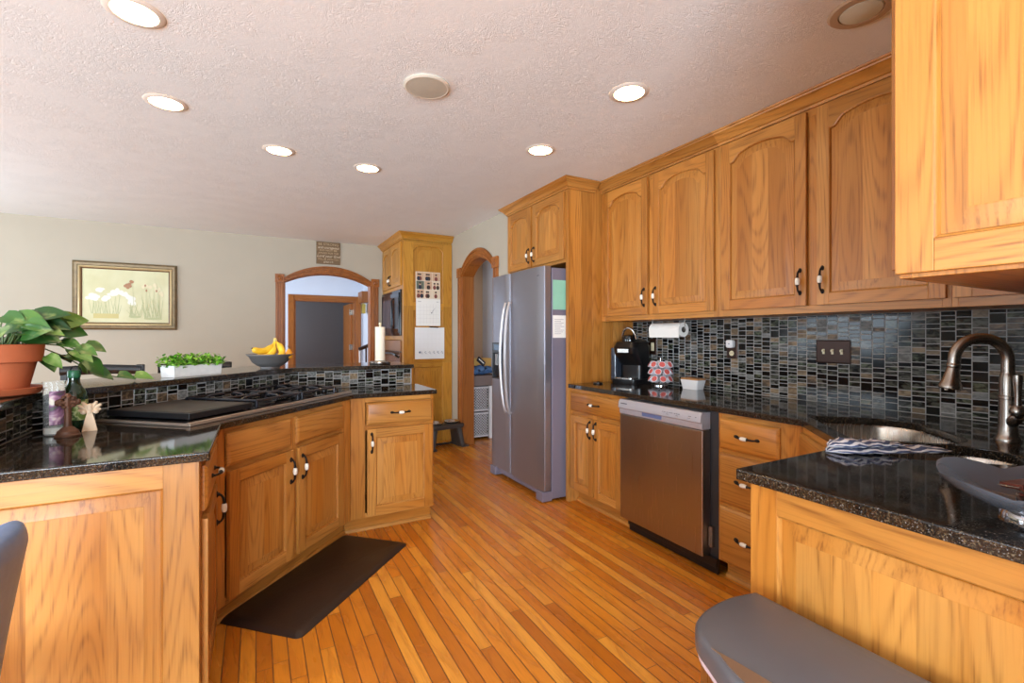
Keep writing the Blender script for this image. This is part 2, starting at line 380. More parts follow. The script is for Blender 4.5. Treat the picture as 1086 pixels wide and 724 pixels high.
# ------------------------------------------------------------------ joinery builders (local: x width, -y front, z up)
def arch_fn(x0, x1, zs, rise):
    def f(x):
        u = abs((x - (x0 + x1) / 2) / ((x1 - x0) / 2))
        if u > .93: return zs
        if u > .66:
            t = (.93 - u) / .27; return zs + rise * .68 * (t * t * (3 - 2 * t))
        return zs + rise * (.68 + .32 * (1 - (u / .66) ** 2))
    return f
def door_mesh(x0, x1, z0, z1, arch=0, sw=.056, th=.020, rw=None, octag=False):
    mb = MB(); rw = rw or sw
    ix0, ix1, iz0, iz1 = x0 + sw, x1 - sw, z0 + rw, z1 - rw - arch
    f = arch_fn(ix0, ix1, iz1, arch) if arch else (lambda x: iz1)
    if octag:
        c = .055; f = lambda x: iz1 + min(arch, max(0, (min(x - ix0, ix1 - x)) * arch / c))
    mb.box(x0, ix0, -th, 0, z0, z1); mb.box(ix1, x1, -th, 0, z0, z1); mb.box(ix0, ix1, -th, 0, z0, iz0, 'x')
    n = 28 if arch else 1
    xs = [ix0 + (ix1 - ix0) * i / n for i in range(n + 1)]
    low = [(x, -th, f(x)) for x in xs]; top = [(x, -th, z1) for x in xs]
    lowb = [(x, 0, f(x)) for x in xs]; topb = [(x, 0, z1) for x in xs]
    V = low + top + lowb + topb; k = n + 1; F = []
    for i in range(n): F += [(i, i + 1, k + i + 1, k + i), (2 * k + i, 3 * k + i, 3 * k + i + 1, 2 * k + i + 1), (i, 2 * k + i, 2 * k + i + 1, i + 1), (k + i, k + i + 1, 3 * k + i + 1, 3 * k + i)]
    mb.add(V, F, 0, 'x')
    def loop(t, y):
        a, b = ix0 + t, ix1 - t
        xx = [b - (b - a) * i / n for i in range(n + 1)]
        return [(a, y, iz0 + t), (b, y, iz0 + t)] + [(x, y, f(ix0 + (x - a) * (ix1 - ix0) / (b - a)) - t) for x in xx]
    mb.loft([loop(0, -th), loop(.004, -th + .002), loop(.007, -th + .0115)], 0, False, False, 'z', .35)
    mb.loft([loop(.007, -th + .0115), loop(.013, -th + .0115), loop(.046, -th + .002), loop(.049, -th + .0025)], 0, False, False, 'z', .45)
    # raised field, glued up from boards
    a, b = ix0 + .049, ix1 - .049; nb = max(1, round((b - a) / .085)); y = -th + .0025
    for i in range(nb):
        p, q = a + (b - a) * i / nb, a + (b - a) * (i + 1) / nb; m = 10 if arch else 1
        xx = [p + (q - p) * j / m for j in range(m + 1)]
        V = [(x, y, iz0 + .049) for x in xx] + [(x, y, f(ix0 + (x - a) * (ix1 - ix0) / (b - a)) - .049) for x in xx]
        mb.add(V, [(j, j + 1, m + 2 + j, m + 1 + j) for j in range(m)], 0, 'z')
    return mb
def drawer_mesh(x0, x1, z0, z1, th=.020):
    mb = MB(); r = lambda t, y: [(x0 + t, y, z0 + t), (x1 - t, y, z0 + t), (x1 - t, y, z1 - t), (x0 + t, y, z1 - t)]
    return mb.loft([r(0, 0), r(0, -th + .010), r(.004, -th + .006), r(.012, -th + .0015), r(.015, -th)], 0, True, True, 'x')
def handle_mesh():
    mb = MB()
    for s in (-1, 1):
        M = Matrix.Translation((0, 0, s * .057)) @ Matrix.Rotation(R(90), 4, 'X')
        mb.lathe([(.0085, 0), (.0085, .003), (.005, .006), (.004, .012)], 10, 0, M=M, ry=1.5)
        mb.tube([(0, -.008, s * .057), (0, -.016, s * .052), (0, -.022, s * .042), (0, -.024, s * .030), (0, -.026, s * .019)], [.0042, .0044, .0046, .005, .0062], 8, 0)
        mb.lathe([(.0066, .0165), (.0078, .0185), (.0066, .0205)], 10, 0, c=(0, -.026, 0), M=Matrix.Scale(s, 4, (0, 0, 1)))
    mb.lathe([(.006, -.019), (.0100, -.013), (.0112, 0), (.0100, .013), (.006, .019)], 14, 1, c=(0, -.026, 0))
    return mb
_h = handle_mesh().build('handle', [BLACKM, CERAM]); H_ME = _h.data; bpy.data.objects.remove(_h)
def handle(parent, x, y, z, horiz=False):
    o = bpy.data.objects.new('handle', H_ME); C.objects.link(o); o.parent = parent; o.location = (x, y, z)
    if horiz: o.rotation_euler = (0, R(90), 0)
    return o
def put_door(root, x0, x1, z0, z1, y=0, arch=0, hx=None, hz=None, mat=OAK, **k):
    o = door_mesh(x0, x1, z0, z1, arch, **k).build('door', mat, root, .0016, loc=(0, y, 0))
    if hx is not None: handle(o, hx, -.020, hz)
    return o
def put_drawer(root, x0, x1, z0, z1, y=0, h=True, mat=OAK):
    o = drawer_mesh(x0, x1, z0, z1).build('drawer', mat, root, .001, loc=(0, y, 0))
    if h: handle(o, (x0 + x1) / 2, -.020, (z0 + z1) / 2, True)
    return o
def frame_mesh(W, z0, z1, depth, splits=(), rails=(), left=.04, right=.04, top=.04, bot=.04, th=.02, carcass=True, back=True):
    """face frame of boards + carcass; splits = x centres of inner stiles, rails = z centres of inner rails"""
    mb = MB()
    mb.box(0, left, 0, th, z0, z1); mb.box(W - right, W, 0, th, z0, z1)
    mb.box(left, W - right, 0, th, z0, z0 + bot, 'x'); mb.box(left, W - right, 0, th, z1 - top, z1, 'x')
    for r_ in rails: mb.box(left, W - right, 0, th, r_ - .02, r_ + .02, 'x')
    for c in splits: mb.box(c - .025, c + .025, -.0005, th - .001, z0 + bot, z1 - top)
    if carcass:
        mb.box(0, .016, th, depth, z0, z1); mb.box(W - .016, W, th, depth, z0, z1)
        mb.box(.016, W - .016, th, depth, z0, z0 + .016, 'x')
        if back: mb.box(.016, W - .016, depth - .01, depth, z0 + .016, z1, 'z')
    return mb
CROWN = [(0, 2.425), (.012, 2.425), (.014, 2.437), (.022, 2.440), (.030, 2.452), (.046, 2.472), (.062, 2.480), (.064, 2.487), (.072, 2.490), (.074, 2.4985), (0, 2.4985)]
def toe(root, W, y=.072, h_=.105, x0=0, shoe=True):
    mb = MB(); mb.box(x0, W, y, y + .016, 0, h_, 'x')
    if shoe:
        mb.loft([[(x, y - d, z) for d, z in ((0, 0), (.018, 0), (.018, .010), (.012, .020), (0, .026))] for x in (x0, W)], 0, True, True, 'x')
    return mb.build('toe_kick', OAK, root)

# ------------------------------------------------------------------ upper cabinets along the sink wall
UZ = 1.40
def upper(label, y_start, W, doors, splits, crown_path=None, left=.04, right=.04):
    r_ = thing('upper_cabinet', label, 'cabinet', (2.455, y_start, 0), -90, 'oak wall cabinets')
    m = frame_mesh(W, UZ, 2.43, .33, splits, (), left, right, .04, .038)
    m.box(.016, W - .016, .02, .33, 2.40, 2.43, 'x'); m.build('cabinet_body', OAK, r_, .0012)
    for x0, x1, hx in doors: put_door(r_, x0, x1, 1.437, 2.413, 0, .062, hx, 1.56)
    if crown_path: sweep(MB(), crown_path, CROWN).build('crown_molding', OAK, r_)
    return r_
upper('double-door oak wall cabinet above the coffee maker, against the refrigerator panel', 2.999, 1.099,
      [(.039, .518, .490), (.572, 1.071, .600)], (.545,), [(0.0, 0), (1.099, 0)])
upper('double-door oak wall cabinet above the outlet and the three-switch plate', 1.90, 1.08,
      [(.025, .518, .490), (.570, 1.066, .598)], (.545,), [(0, 0), (1.08, 0)], .03, .03)
upper('oak corner wall cabinet mostly hidden behind the near foreground wall cabinet', .82, .345,
      [(.01, .318, None)], (), [(0, 0), (.345, 0)], .02, .04)
# near wall cabinet, top right, its panelled end towards the camera
r_ = thing('upper_cabinet', 'large foreground oak wall cabinet filling the top right corner, raised end panel', 'cabinet', (2.10, .465, 0), 180, 'oak wall cabinets')
frame_mesh(.955, UZ, 2.49, .312, (.48,), (), .04, .04).box(.016, .939, .02, .31, 2.40, 2.43, 'x').build('cabinet_body', OAK, r_, .0012)
put_door(r_, .02, .455, 1.42, 2.47, 0, .06, .43, 1.56); put_door(r_, .505, .940, 1.42, 2.47, 0, .06, .53, 1.56)
o = door_mesh(0, .312, 1.408, 2.49, 0, .062, .018, .062).build('end_panel', OAK, r_, .0016, loc=(.955, .312, 0), rot=(0, 0, R(90)))
o.location = (.956, 0, 0); o.rotation_euler = (0, 0, R(90))

# cabinet over the refrigerator with its tall side panel
r_ = thing('refrigerator_cabinet', 'oak cabinet over the refrigerator with tall side panel down to the floor', 'cabinet', (2.125, 3.985, 0), -90)
frame_mesh(.955, 1.86, 2.43, .655, (.46,), (), .035, .03, .04, .03).build('cabinet_body', OAK, r_, .0012)
put_door(r_, .022, .446, 1.885, 2.413, 0, .055, .415, 1.985); put_door(r_, .474, .945, 1.885, 2.413, 0, .055, .503, 1.985)
mb = MB(); nb = 6
for i in range(nb): mb.box(.957, .984, .02 + .643 * i / nb, .02 + .643 * (i + 1) / nb, 0, 2.498)
mb.box(.952, .985, 0, .02, 0, 2.43); mb.build('side_panel', OAK, r_, .0008)
sweep(MB(), [(0, .004), (0, 0), (.985, 0), (.985, .256)], CROWN).build('crown_molding', OAK, r_)

# ------------------------------------------------------------------ base cabinets, sink side
BASE_G = 'oak base cabinets'
r_ = thing('base_cabinet', 'narrow oak base cabinet between refrigerator panel and dishwasher, one drawer over two doors', 'cabinet', (2.15, 2.999, 0), -90, BASE_G)
frame_mesh(.604, .105, .883, .62, (.297,), (.695,), .02, .02, .03, .03).build('cabinet_body', OAK, r_, .0012)
put_drawer(r_, .012, .592, .712, .858)
put_door(r_, .018, .290, .118, .680, hx=.262, hz=.60, sw=.05); put_door(r_, .304, .590, .118, .680, hx=.330, hz=.60, sw=.05)
toe(r_, .604)
r_ = thing('base_cabinet', 'oak drawer stack beside the dishwasher, three drawers', 'cabinet', (2.15, 1.668, 0), -90, BASE_G)
frame_mesh(.432, .105, .883, .62, (), (.41 - .005, .685), .02, .10, .03, .03).build('cabinet_body', OAK, r_, .0012)
put_drawer(r_, .012, .336, .698, .855); put_drawer(r_, .012, .336, .418, .675); put_drawer(r_, .012, .336, .115, .398)
toe(r_, .432)
r_ = thing('sink_cabinet', 'angled oak sink base in the corner, mostly hidden behind the near counter', 'cabinet', (2.150, 1.235, 0), -135)
frame_mesh(.53, .105, .883, .3, (.265,), (.68,), .02, .02, .03, .03, carcass=False).box(0, .53, .02, .3, .105, .121, 'x').build('cabinet_body', OAK, r_, .0012)
put_drawer(r_, .015, .515, .700, .855, h=False); put_door(r_, .015, .26, .118, .68, hx=.235, hz=.6); put_door(r_, .27, .515, .118, .68, hx=.295, hz=.6)
toe(r_, .53)
r_ = thing('base_cabinet', 'foreground oak base cabinet at lower right with a raised end panel, behind the trash can', 'cabinet', (1.77, .83, 0), 180, BASE_G)
frame_mesh(.552, .105, .883, .66, (), (.695,), .02, .02, .03, .03, carcass=False).build('cabinet_body', OAK, r_, .0012)
put_drawer(r_, .012, .54, .712, .858); put_door(r_, .012, .54, .118, .68, hx=.05, hz=.6)
toe(r_, .552)
door_mesh(0, .66, .0, .883, 0, .075, .018, .07).build('end_panel', OAK, r_, .0016, loc=(.552, 0, 0), rot=(0, 0, R(90)))

# ------------------------------------------------------------------ counters
def slab(name, outer, holes, z0, z1, mat, bevel=.005):
    bm = bmesh.new(); ed = []
    for lp in [outer] + holes:
        vs_ = [bm.verts.new((p[0], p[1], z1)) for p in lp]
        ed += [bm.edges.new((vs_[i], vs_[(i + 1) % len(vs_)])) for i in range(len(vs_))]
    g = bmesh.ops.triangle_fill(bm, use_beauty=True, use_dissolve=False, edges=ed)
    fs = [f for f in bm.faces]
    ex = bmesh.ops.extrude_face_region(bm, geom=fs)
    bmesh.ops.translate(bm, vec=(0, 0, z0 - z1), verts=[v for v in ex['geom'] if isinstance(v, bmesh.types.BMVert)])
    bmesh.ops.recalc_face_normals(bm, faces=bm.faces)
    bmesh.ops.dissolve_limit(bm, angle_limit=R(1), verts=bm.verts, edges=bm.edges)
    me = bpy.data.meshes.new(name); bm.to_mesh(me); bm.free(); me.materials.append(mat)
    me.polygons.foreach_set('use_smooth', [True] * len(me.polygons)); me.set_sharp_from_angle(angle=R(35))
    o = bpy.data.objects.new(name, me); C.objects.link(o)
    b = o.modifiers.new('bevel', 'BEVEL'); b.width = bevel; b.segments = 3; b.limit_method = 'ANGLE'; b.angle_limit = R(50); b.harden_normals = True
    return o
S2 = math.sqrt(.5)
def sk(a, p): return (1.94 + S2 * p + S2 * a, 1.04 - S2 * p + S2 * a)     # sink frame: a along the angled front, p towards the corner
def rrect(a0, a1, p0, p1, rf, rb, n=7):
    out = []
    for cx, cy, r, s in ((a1 - rb, p1 - rb, rb, 0), (a0 + rb, p1 - rb, rb, 90), (a0 + rf, p0 + rf, rf, 180), (a1 - rf, p0 + rf, rf, 270)):
        for i in range(n + 1):
            t = R(s + 90 * i / n); out.append((cx + r * math.cos(t), cy + r * math.sin(t)))
    return out
B1 = (-.125, .39, .06, .455, .05, .15); B2 = (-.40, -.155, .06, .455, .05, .12)
CT_POLY = [(2.12, 2.998), (2.12, 1.22), (1.76, .86), (1.178, .86), (1.178, .152), (2.781, .152), (2.781, 2.998)]
o = slab('countertop', CT_POLY, [[sk(*q) for q in rrect(*B1)], [sk(*q) for q in rrect(*B2)]], .884, .914, GRANITE)
tag(o, 'dark granite countertop on the sink side, wrapping around the corner sink', 'countertop')
sink = thing('sink', 'double-bowl stainless undermount sink set in the corner of the granite', 'sink', (*sk(0, .25), .70))
for b, dpt in ((B1, .20), (B2, .17)):
    mb = MB(); loops = []
    for gx, z in ((-.006, .8835), (.002, .8825), (.006, .87), (.012, .884 - dpt * .85), (.035, .884 - dpt), (.09, .884 - dpt - .004)):
        q = rrect(b[0] + gx, b[1] - gx, b[2] + gx, b[3] - gx, max(.01, b[4] - gx * .3), max(.02, b[5] - gx * .3))
        loops.append([(*[u - v for u, v in zip(sk(*t), sk(0, .25))], z - .70) for t in q])
    mb.loft(loops, 0, False, True)
    cx, cy = [u - v for u, v in zip(sk((b[0] + b[1]) / 2, .26), sk(0, .25))]
    bowl = mb.build('bowl', SINKM, sink, flip=False)
    MB().lathe([(.042, .0), (.042, .003), (.03, .003), (.026, -.002)], 20, c=(cx, cy, .884 - dpt - .703)).build('drain', CHROME, bowl)

# faucet behind the sink
FX, FY = sk(-.005, .575)
fa = thing('faucet', 'brushed nickel pull-down gooseneck faucet behind the corner sink', 'faucet', (FX, FY, .914), 135)
mb = MB(); mb.lathe([(.036, 0), (.036, .006), (.033, .012), (.029, .022), (.026, .06), (.0245, .14), (.0245, .147), (.027, .149), (.027, .158), (.0245, .160), (.0235, .22), (.019, .24)], 24)
mb.build('faucet_body', NICKEL, fa)
ang = [R(a) for a in range(0, 181, 12)]
path = [(0, 0, .23), (0, 0, .27)] + [(.078 - .078 * math.cos(a), 0, .285 + .078 * math.sin(a)) for a in ang] + [(.157, 0, .268)]
MB().tube(path, .0185, 16).build('spout', NICKEL, fa)
mb = MB(); Mh = Matrix.Translation((.158, 0, .258)) @ Matrix.Rotation(R(-8), 4, 'Y')
mb.lathe([(.019, .012), (.021, .008), (.021, 0), (.019, -.004), (.021, -.02), (.028, -.055), (.034, -.068), (.034, -.078), (.029, -.082)], 22, M=Mh)
hd = mb.build('spray_head', NICKEL, fa)
MB().lathe([(.007, .012), (.009, -.01), (.009, -.03), (.005, -.045)], 10, c=(.158 + .022, 0, .218), rx=.8).build('button', CERAM, hd)
mb = MB(); M2 = Matrix.Translation((0, .028, .075)) @ Matrix.Rotation(R(-50), 4, 'X')
mb.lathe([(.016, -.02), (.019, 0), (.019, .02), (.014, .03)], 16, M=M2)
mb.lathe([(.017, 0), (.021, .010), (.019, .026), (.011, .036)], 16, c=(0, .046, .095))
mb.lathe([(.010, 0), (.009, .03), (.011, .07), (.013, .095), (.012, .108), (.004, .111)], 14, c=(0, .047, .127))
mb.build('lever_handle', NICKEL, fa)

# ------------------------------------------------------------------ mosaic tile
def tile_strip(mb, p0, p1, z0, z1, th=.007, w_=.0515, g=.0035, back=.006):
    """tiles on the right-hand side of p0->p1, grout bed behind them"""
    p0, p1 = Vector(p0), Vector(p1); L = (p1 - p0).length; d = (p1 - p0) / L; nrm = Vector((d.y, -d.x))
    def P(u, o, z): q = p0 + d * u + nrm * o; return (q.x, q.y, z)
    mb.add([P(u, o, z) for z in (z0, z1) for o in (0, back) for u in (0, L)], [(0, 2, 3, 1), (4, 5, 7, 6), (0, 1, 5, 4), (1, 3, 7, 5), (3, 2, 6, 7), (2, 0, 4, 6)], 1)
    k = max(1, round(L / (w_ + g))); w2 = L / k
    for i in range(k):
        z = z0 - rnd.random() * .04
        while z < z1:
            h_ = rnd.choice((.0205, .0225, .0255, .0305, .0455)); a, b = max(z, z0) + g / 2, min(z + h_, z1) - g / 2; z += h_
            if b - a < .004: continue
            u0, u1 = i * w2 + g / 2, (i + 1) * w2 - g / 2; e = .0012
            lo = [P(u0, back - .001, a), P(u1, back - .001, a), P(u1, back - .001, b), P(u0, back - .001, b)]
            mi = [P(u0, th - e, a), P(u1, th - e, a), P(u1, th - e, b), P(u0, th - e, b)]
            hi = [P(u0 + e, th, a + e), P(u1 - e, th, a + e), P(u1 - e, th, b - e), P(u0 + e, th, b - e)]
            mb.loft([lo, mi, hi], 0, False, True, 'y')
mb = MB(); tile_strip(mb, (2.79, 2.998), (2.79, .15), .9145, 1.3995)
o = struct('backsplash', mb, [TILE, GROUT]); o['label'] = 'dark glass mosaic backsplash behind the sink counter'
mb = MB(); tile_strip(mb, (2.781, .15), (1.18, .15), .9145, 1.3995)
o = struct('backsplash', mb, [TILE, GROUT]); o['label'] = 'dark glass mosaic on the near wall, seen only in reflection'

# ------------------------------------------------------------------ cooktop side: knee wall, tile, bar top, counter
E0 = Vector((-.13, 2.36)); DU = Vector((math.sin(R(42)), math.cos(R(42)))); DN = Vector((-DU.y, DU.x))
T1 = (-.77, 2.5006); T2 = (.202, 3.58)
BAR = [(-.77, 1.835), T1, T2, (1.05, 3.58)]
inner = offset(BAR, .001); outer = offset(BAR, .12)
mb = MB()
for i in range(3): mb.prism([inner[i], inner[i + 1], outer[i + 1], outer[i]], 0, 1.034)
struct('wall_bar', mb, WALL)
mb = MB()
for i in range(3): tile_strip(mb, BAR[i], BAR[i + 1], .9145, 1.034)
mb.box(1.05, 1.057, 3.575, 3.70, .9145, 1.034, m=1)
o = struct('backsplash', mb, [TILE, GROUT]); o['label'] = 'low mosaic tile strip between cooktop counter and raised bar'
bi = offset([(-.77, 1.75), T1, T2, (1.068, 3.58)], -.035); bo = offset([(-.77, 1.75), T1, T2, (1.068, 3.58)], .42)
tag(slab('bar_counter', bi + bo[::-1], [], 1.036, 1.066, GRANITE), 'raised dark granite bar top carrying planter and fruit bowl', 'bar top')
LC = [(-.13, 1.79), tuple(E0), (.545, 3.11), (1.10, 3.11), (1.10, 3.572), (.206, 3.572), (-.761, 2.497), (-.761, 1.79)]
tag(slab('countertop', LC, [], .884, .914, GRANITE), 'dark granite countertop around the cooktop, at left', 'countertop')

r_ = thing('base_cabinet', 'foreground oak base cabinet at lower left with a large raised end panel', 'cabinet', (-.16, 1.83, 0), 90, BASE_G)
frame_mesh(.535, .105, .883, .60, (), (.69,), .03, .06, .03, .03).build('cabinet_body', OAK, r_, .0012)
put_drawer(r_, .030, .455, .705, .855); put_door(r_, .030, .455, .118, .678, hx=.42, hz=.585)
toe(r_, .535)
door_mesh(0, .728, 0, .883, 0, .095, .020, .075).build('end_panel', OAK, r_, .0016, loc=(0, .728, 0), rot=(0, 0, R(-90)))
r_ = thing('base_cabinet', 'angled oak base cabinet under the cooktop, two false drawer fronts over two doors', 'cabinet', (-.16, 2.371, 0), 48, BASE_G)
frame_mesh(1.03, .105, .883, .50, (.493,), (.69,), .06, .09, .03, .03, carcass=False).box(.05, .85, .02, .30, .105, .121, 'x').build('cabinet_body', OAK, r_, .0012)
put_drawer(r_, .062, .465, .712, .856, h=False); put_drawer(r_, .507, .930, .712, .856, h=False)
put_door(r_, .066, .478, .125, .690, hx=.455, hz=.585); put_door(r_, .519, .930, .125, .690, hx=.545, hz=.585)
toe(r_, 1.06, x0=-.03)
r_ = thing('base_cabinet', 'oak base cabinet at the end of the cooktop counter, one drawer over one door', 'cabinet', (.532, 3.14, 0), 0, BASE_G)
m = frame_mesh(.55, .105, .883, .42, (), (.69,), .09, .02, .03, .03); m.build('cabinet_body', OAK, r_, .0012)
put_drawer(r_, .095, .538, .705, .852); put_door(r_, .100, .536, .118, .680, hx=.128, hz=.59)
toe(r_, .55, x0=-.03)

# cooktop, drop-in, lying on the granite along the angled front
o0 = E0 + DU * -.11 + DN * .045
ck = thing('cooktop', 'black gas cooktop with flat griddle section and cast iron grates', 'cooktop', (o0.x, o0.y, .9142), 48)
CL, CD = 1.17, .50
mb = MB(); mb.box(0, CL, 0, CD, 0, .010); mb.box(0, CL, 0, .02, .010, .016); mb.build('steel_tray', plain('cooktop_steel', (196, 182, 168), .32, .8), ck, .003)
mb = MB(); mb.box(.02, CL - .02, .03, CD - .015, .0105, .017); mb.build('glass_top', BLACKG, ck, .001)
mb = MB(); mb.box(.03, .37, .035, CD - .02, .022, .048)
for x in (.06, .33):
    for y in (.06, .42): mb.lathe([(.012, .0175), (.012, .023)], 8, c=(x, y, 0))
gr = mb.build('griddle_plate', CASTI, ck, .004)
mb = MB(); mb.box(.045, .355, .055, CD - .04, .0482, .0495); mb.build('griddle_surface', plain('seasoned_iron', (70, 60, 52), .4, .35, .5, .25, 9), gr)
for gx in (.40, .735):
    for by in (.14, .36):
        mb = MB(); mb.lathe([(.062, .0172), (.06, .020), (.045, .022), (.045, .030), (.038, .036), (.002, .037)], 20, c=(gx + .15, by, 0)); mb.build('burner', CASTI, ck)
    mb = MB(); x0, x1, y0, y1 = gx + .01, gx + .31, .045, CD - .03; ym = (y0 + y1) / 2
    for a, b in (((x0, y0), (x1, y0)), ((x1, y0), (x1, y1)), ((x1, y1), (x0, y1)), ((x0, y1), (x0, y0)), ((x0, ym), (x1, ym))):
        mb.tube([(*a, .050), (*b, .050)], .0075, 8)
    for by in (.14, .36):
        for k in range(4):
            t = R(90 * k); c = Vector((gx + .16, by)); hx_, hy_ = .150, .100; q = c + Vector((math.cos(t) * hx_, math.sin(t) * hy_)); p = c + Vector((math.cos(t), math.sin(t))) * .030
            mb.tube([(q.x, q.y, .050), (q.x * .7 + p.x * .3, q.y * .7 + p.y * .3, .062), (p.x * .8 + q.x * .2, p.y * .8 + q.y * .2, .064), (p.x, p.y, .060)], .007, 8)
    for x in (x0, x1):
        for y in (y0, ym, y1): mb.tube([(x, y, .0175), (x, y, .052)], .009, 8)
    mb.build('grate', plain('enamelled_iron', (34, 34, 40), .25, .3), ck)
for k in range(5):
    mb = MB(); mb.lathe([(.019, .0172), (.019, .024), (.015, .036), (.001, .037)], 16, c=(1.10, .07 + k * .085, 0)); mb.build('knob', BLACKP, ck)
o1 = Vector((.36, 3.44)); o = MB().lathe([(.05, 0), (.052, .003), (.056, .008), (.053, .010), (.046, .005), (.002, .004)], 24).build('spoon_rest', CERAM, loc=(.43, 3.46, .9142))
tag(o, 'small cream dish at the back of the counter beside the cooktop', 'dish')

# rubber mat in front of the cooktop
mt = MB()
def rr2(w_, d_, r, t=0):
    out = []
    for cx, cy, s in ((w_ / 2 - r, d_ / 2 - r, 0), (-w_ / 2 + r, d_ / 2 - r, 90), (-w_ / 2 + r, -d_ / 2 + r, 180), (w_ / 2 - r, -d_ / 2 + r, 270)):
        for i in range(7):
            a = R(s + 15 * i); out.append((cx + (r - t * 0) * math.cos(a), cy + r * math.sin(a)))
    return out
n = N('brown_rubber', .42, 0, .5, lin(40, 26, 20)); n.bump(n.noise(n.vec('MULTIPLY', n.obj(), (26, 60, 1)), 1, 3, .6, 1.2), .35, .004); MATM = n.mat
mt.loft([[(x, y, z) for x, y in rr2(.955 - i, .455 - i, .03)] for i, z in ((0, .001), (0, .004), (.012, .009), (.06, .018))], 0)
o = mt.build('floor_mat', MATM, loc=(.330, 2.680, 0), rot=(0, 0, R(46)), sharp=20)
tag(o, 'dark brown rubber floor mat lying in front of the cooktop cabinet', 'mat')

# ------------------------------------------------------------------ refrigerator
rf = thing('refrigerator', 'stainless side-by-side refrigerator in the oak alcove, paper notes on its side', 'refrigerator', (1.93, 3.975, 0), -90)
FW, FZ = .918, 1.825
mb = MB(); mb.box(.005, FW - .005, .085, .80, .02, FZ - .01); mb.build('case', FRSIDE, rf, .004)
for x in (.05, FW - .09):
    for y in (.12, .7): MB().lathe([(.02, 0), (.02, .022)], 10, c=(x + .02, y, 0)).build('foot', BLACKP, rf)
mb = MB()
mb.box(.02, FW - .02, .03, .084, .035, .082); mb.box(0, .10, -.004, .084, .008, .085); mb.box(FW - .10, FW, -.004, .084, .008, .085); mb.build('base_grille', FRSIDE, rf, .006)
def fr_door(x0, x1, name):
    prof = []
    n_ = 10
    pts = [(x0 + .004, .075)] + [(x0 + (x1 - x0) * i / n_, .016 * (abs(2 * i / n_ - 1)) ** 6 + .0) for i in range(n_ + 1)] + [(x1 - .004, .075)]
    return MB().prism(pts, .088, FZ).build(name, FRIDGE, rf, .004)
SPL = .362
dL = fr_door(0, SPL - .003, 'freezer_door'); dR = fr_door(SPL + .003, FW, 'fridge_door')
def fr_handle(door, x, sgn):
    pts = []
    for i in range(15):
        t = i / 14; z = .62 + .95 * t; pts.append((x + sgn * .010 * math.sin(math.pi * t), -.012 - .050 * math.sin(math.pi * t) ** .6, z))
    pts = [(x, .004, .62)] + pts + [(x, .004, 1.57)]
    MB().tube(pts, .0125, 10).build('handle', plain('handle_steel', (200, 198, 200), .36, .7), door)
fr_handle(dL, SPL - .035, -1); fr_handle(dR, SPL + .035, 1)
mb = MB(); x0, x1, z0, z1 = .055, .235, .895, 1.225
mb.box(x0, x0 + .012, -.010, .002, z0, z1); mb.box(x1 - .012, x1, -.010, .002, z0, z1); mb.box(x0, x1, -.010, .002, z0, z0 + .015); mb.box(x0, x1, -.008, .002, z1 - .095, z1)
mb.box(x0 + .012, x1 - .012, -.003, .0, z0 + .015, z1 - .095, m=1)
dp = mb.build('dispenser', [BLACKP, BLACKG], dL, .002)
mb = MB(); mb.box(.09, .20, -.0095, -.008, 1.155, 1.205); mb.build('display', plain('display_blue', (70, 96, 122), .2), dp)
mb = MB(); mb.box(.13, .165, -.016, -.003, 1.02, 1.12); mb.build('paddle', plain('paddle_grey', (150, 150, 150), .3, .4), dp)
mb = MB(); mb.box(.83, .845, -.0012, .0004, 1.752, 1.757); mb.box(.848, .856, -.0012, .0004, 1.752, 1.757); mb.build('logo', plain('logo_grey', (70, 70, 76), .4), dR)
for nm, mat, z0, z1, lab in (('paper_note', plain('mint_paper', (150, 204, 178), .7, 0, .3, .08, 12), 1.49, 1.72, 'mint green paper sheet held on the refrigerator side, above the white note'),
                             ('paper_note', WHITE, 1.27, 1.445, 'small white handwritten note on the refrigerator side, below the green sheet')):
    mb = MB(); mb.box(-.0015, 0, 0, .132, 0, z1 - z0)
    o = mb.build(nm, mat, loc=(1.93 + .092, 3.975 - FW + .005, z0), rot=(0, 0, R(-90)))
    o.data.transform(Matrix.Identity(4)); tag(o, lab, 'note')
    o.rotation_euler = (0, 0, 0); me = o.data
    for v in me.vertices: v.co = Vector((v.co.y, -v.co.x - .002, v.co.z))
    if mat is WHITE:
        mb = MB()
        for k in range(9): mb.box(.015, .06 + rnd.random() * .055, -.0027, -.0022, .03 + k * .014, .0325 + k * .014)
        mb.build('writing', plain('ink', (110, 100, 120), .8), o)

# ------------------------------------------------------------------ dishwasher
dw = thing('dishwasher', 'stainless dishwasher between the oak base cabinets under the dark counter', 'dishwasher', (2.15, 2.391, 0), -90)
DW = .656
mb = MB(); mb.box(.01, DW + .055, .02, .60, .09, .875); mb.build('tub', plain('tub_grey', (44, 42, 44), .5), dw)
mb = MB(); mb.box(.004, DW, -.045, .018, .098, .775); mb.build('door', STEEL, dw, .006, seg=3)
pr = [(.018, .778), (-.045, .778), (-.050, .792), (-.050, .812), (-.062, .818), (-.058, .855), (-.046, .872), (.018, .872)]
mb = MB(); mb.loft([[(x, y, z) for y, z in pr] for x in (.004, DW)], 0); con = mb.build('control_panel', CONSOLE, dw, .002)
mb = MB(); mb.box(.21, .37, -.0512, -.049, .790, .812); mb.build('pocket_handle', plain('pocket_blue', (92, 104, 140), .3), con)
mb = MB()
for k, x in enumerate((.385, .40, .42, .438, .452, .475, .49, .505, .575, .585, .62)):
    mb.box(x, x + .008, -.0622, -.0595, .842, .845)
    if k in (2, 6, 8): mb.box(x - .004, x + .012, -.0622, -.0600, .832, .8345)
mb.box(.028, .085, -.0622, -.0595, .845, .851); mb.build('printed_legend', plain('legend', (96, 88, 92), .5), con)
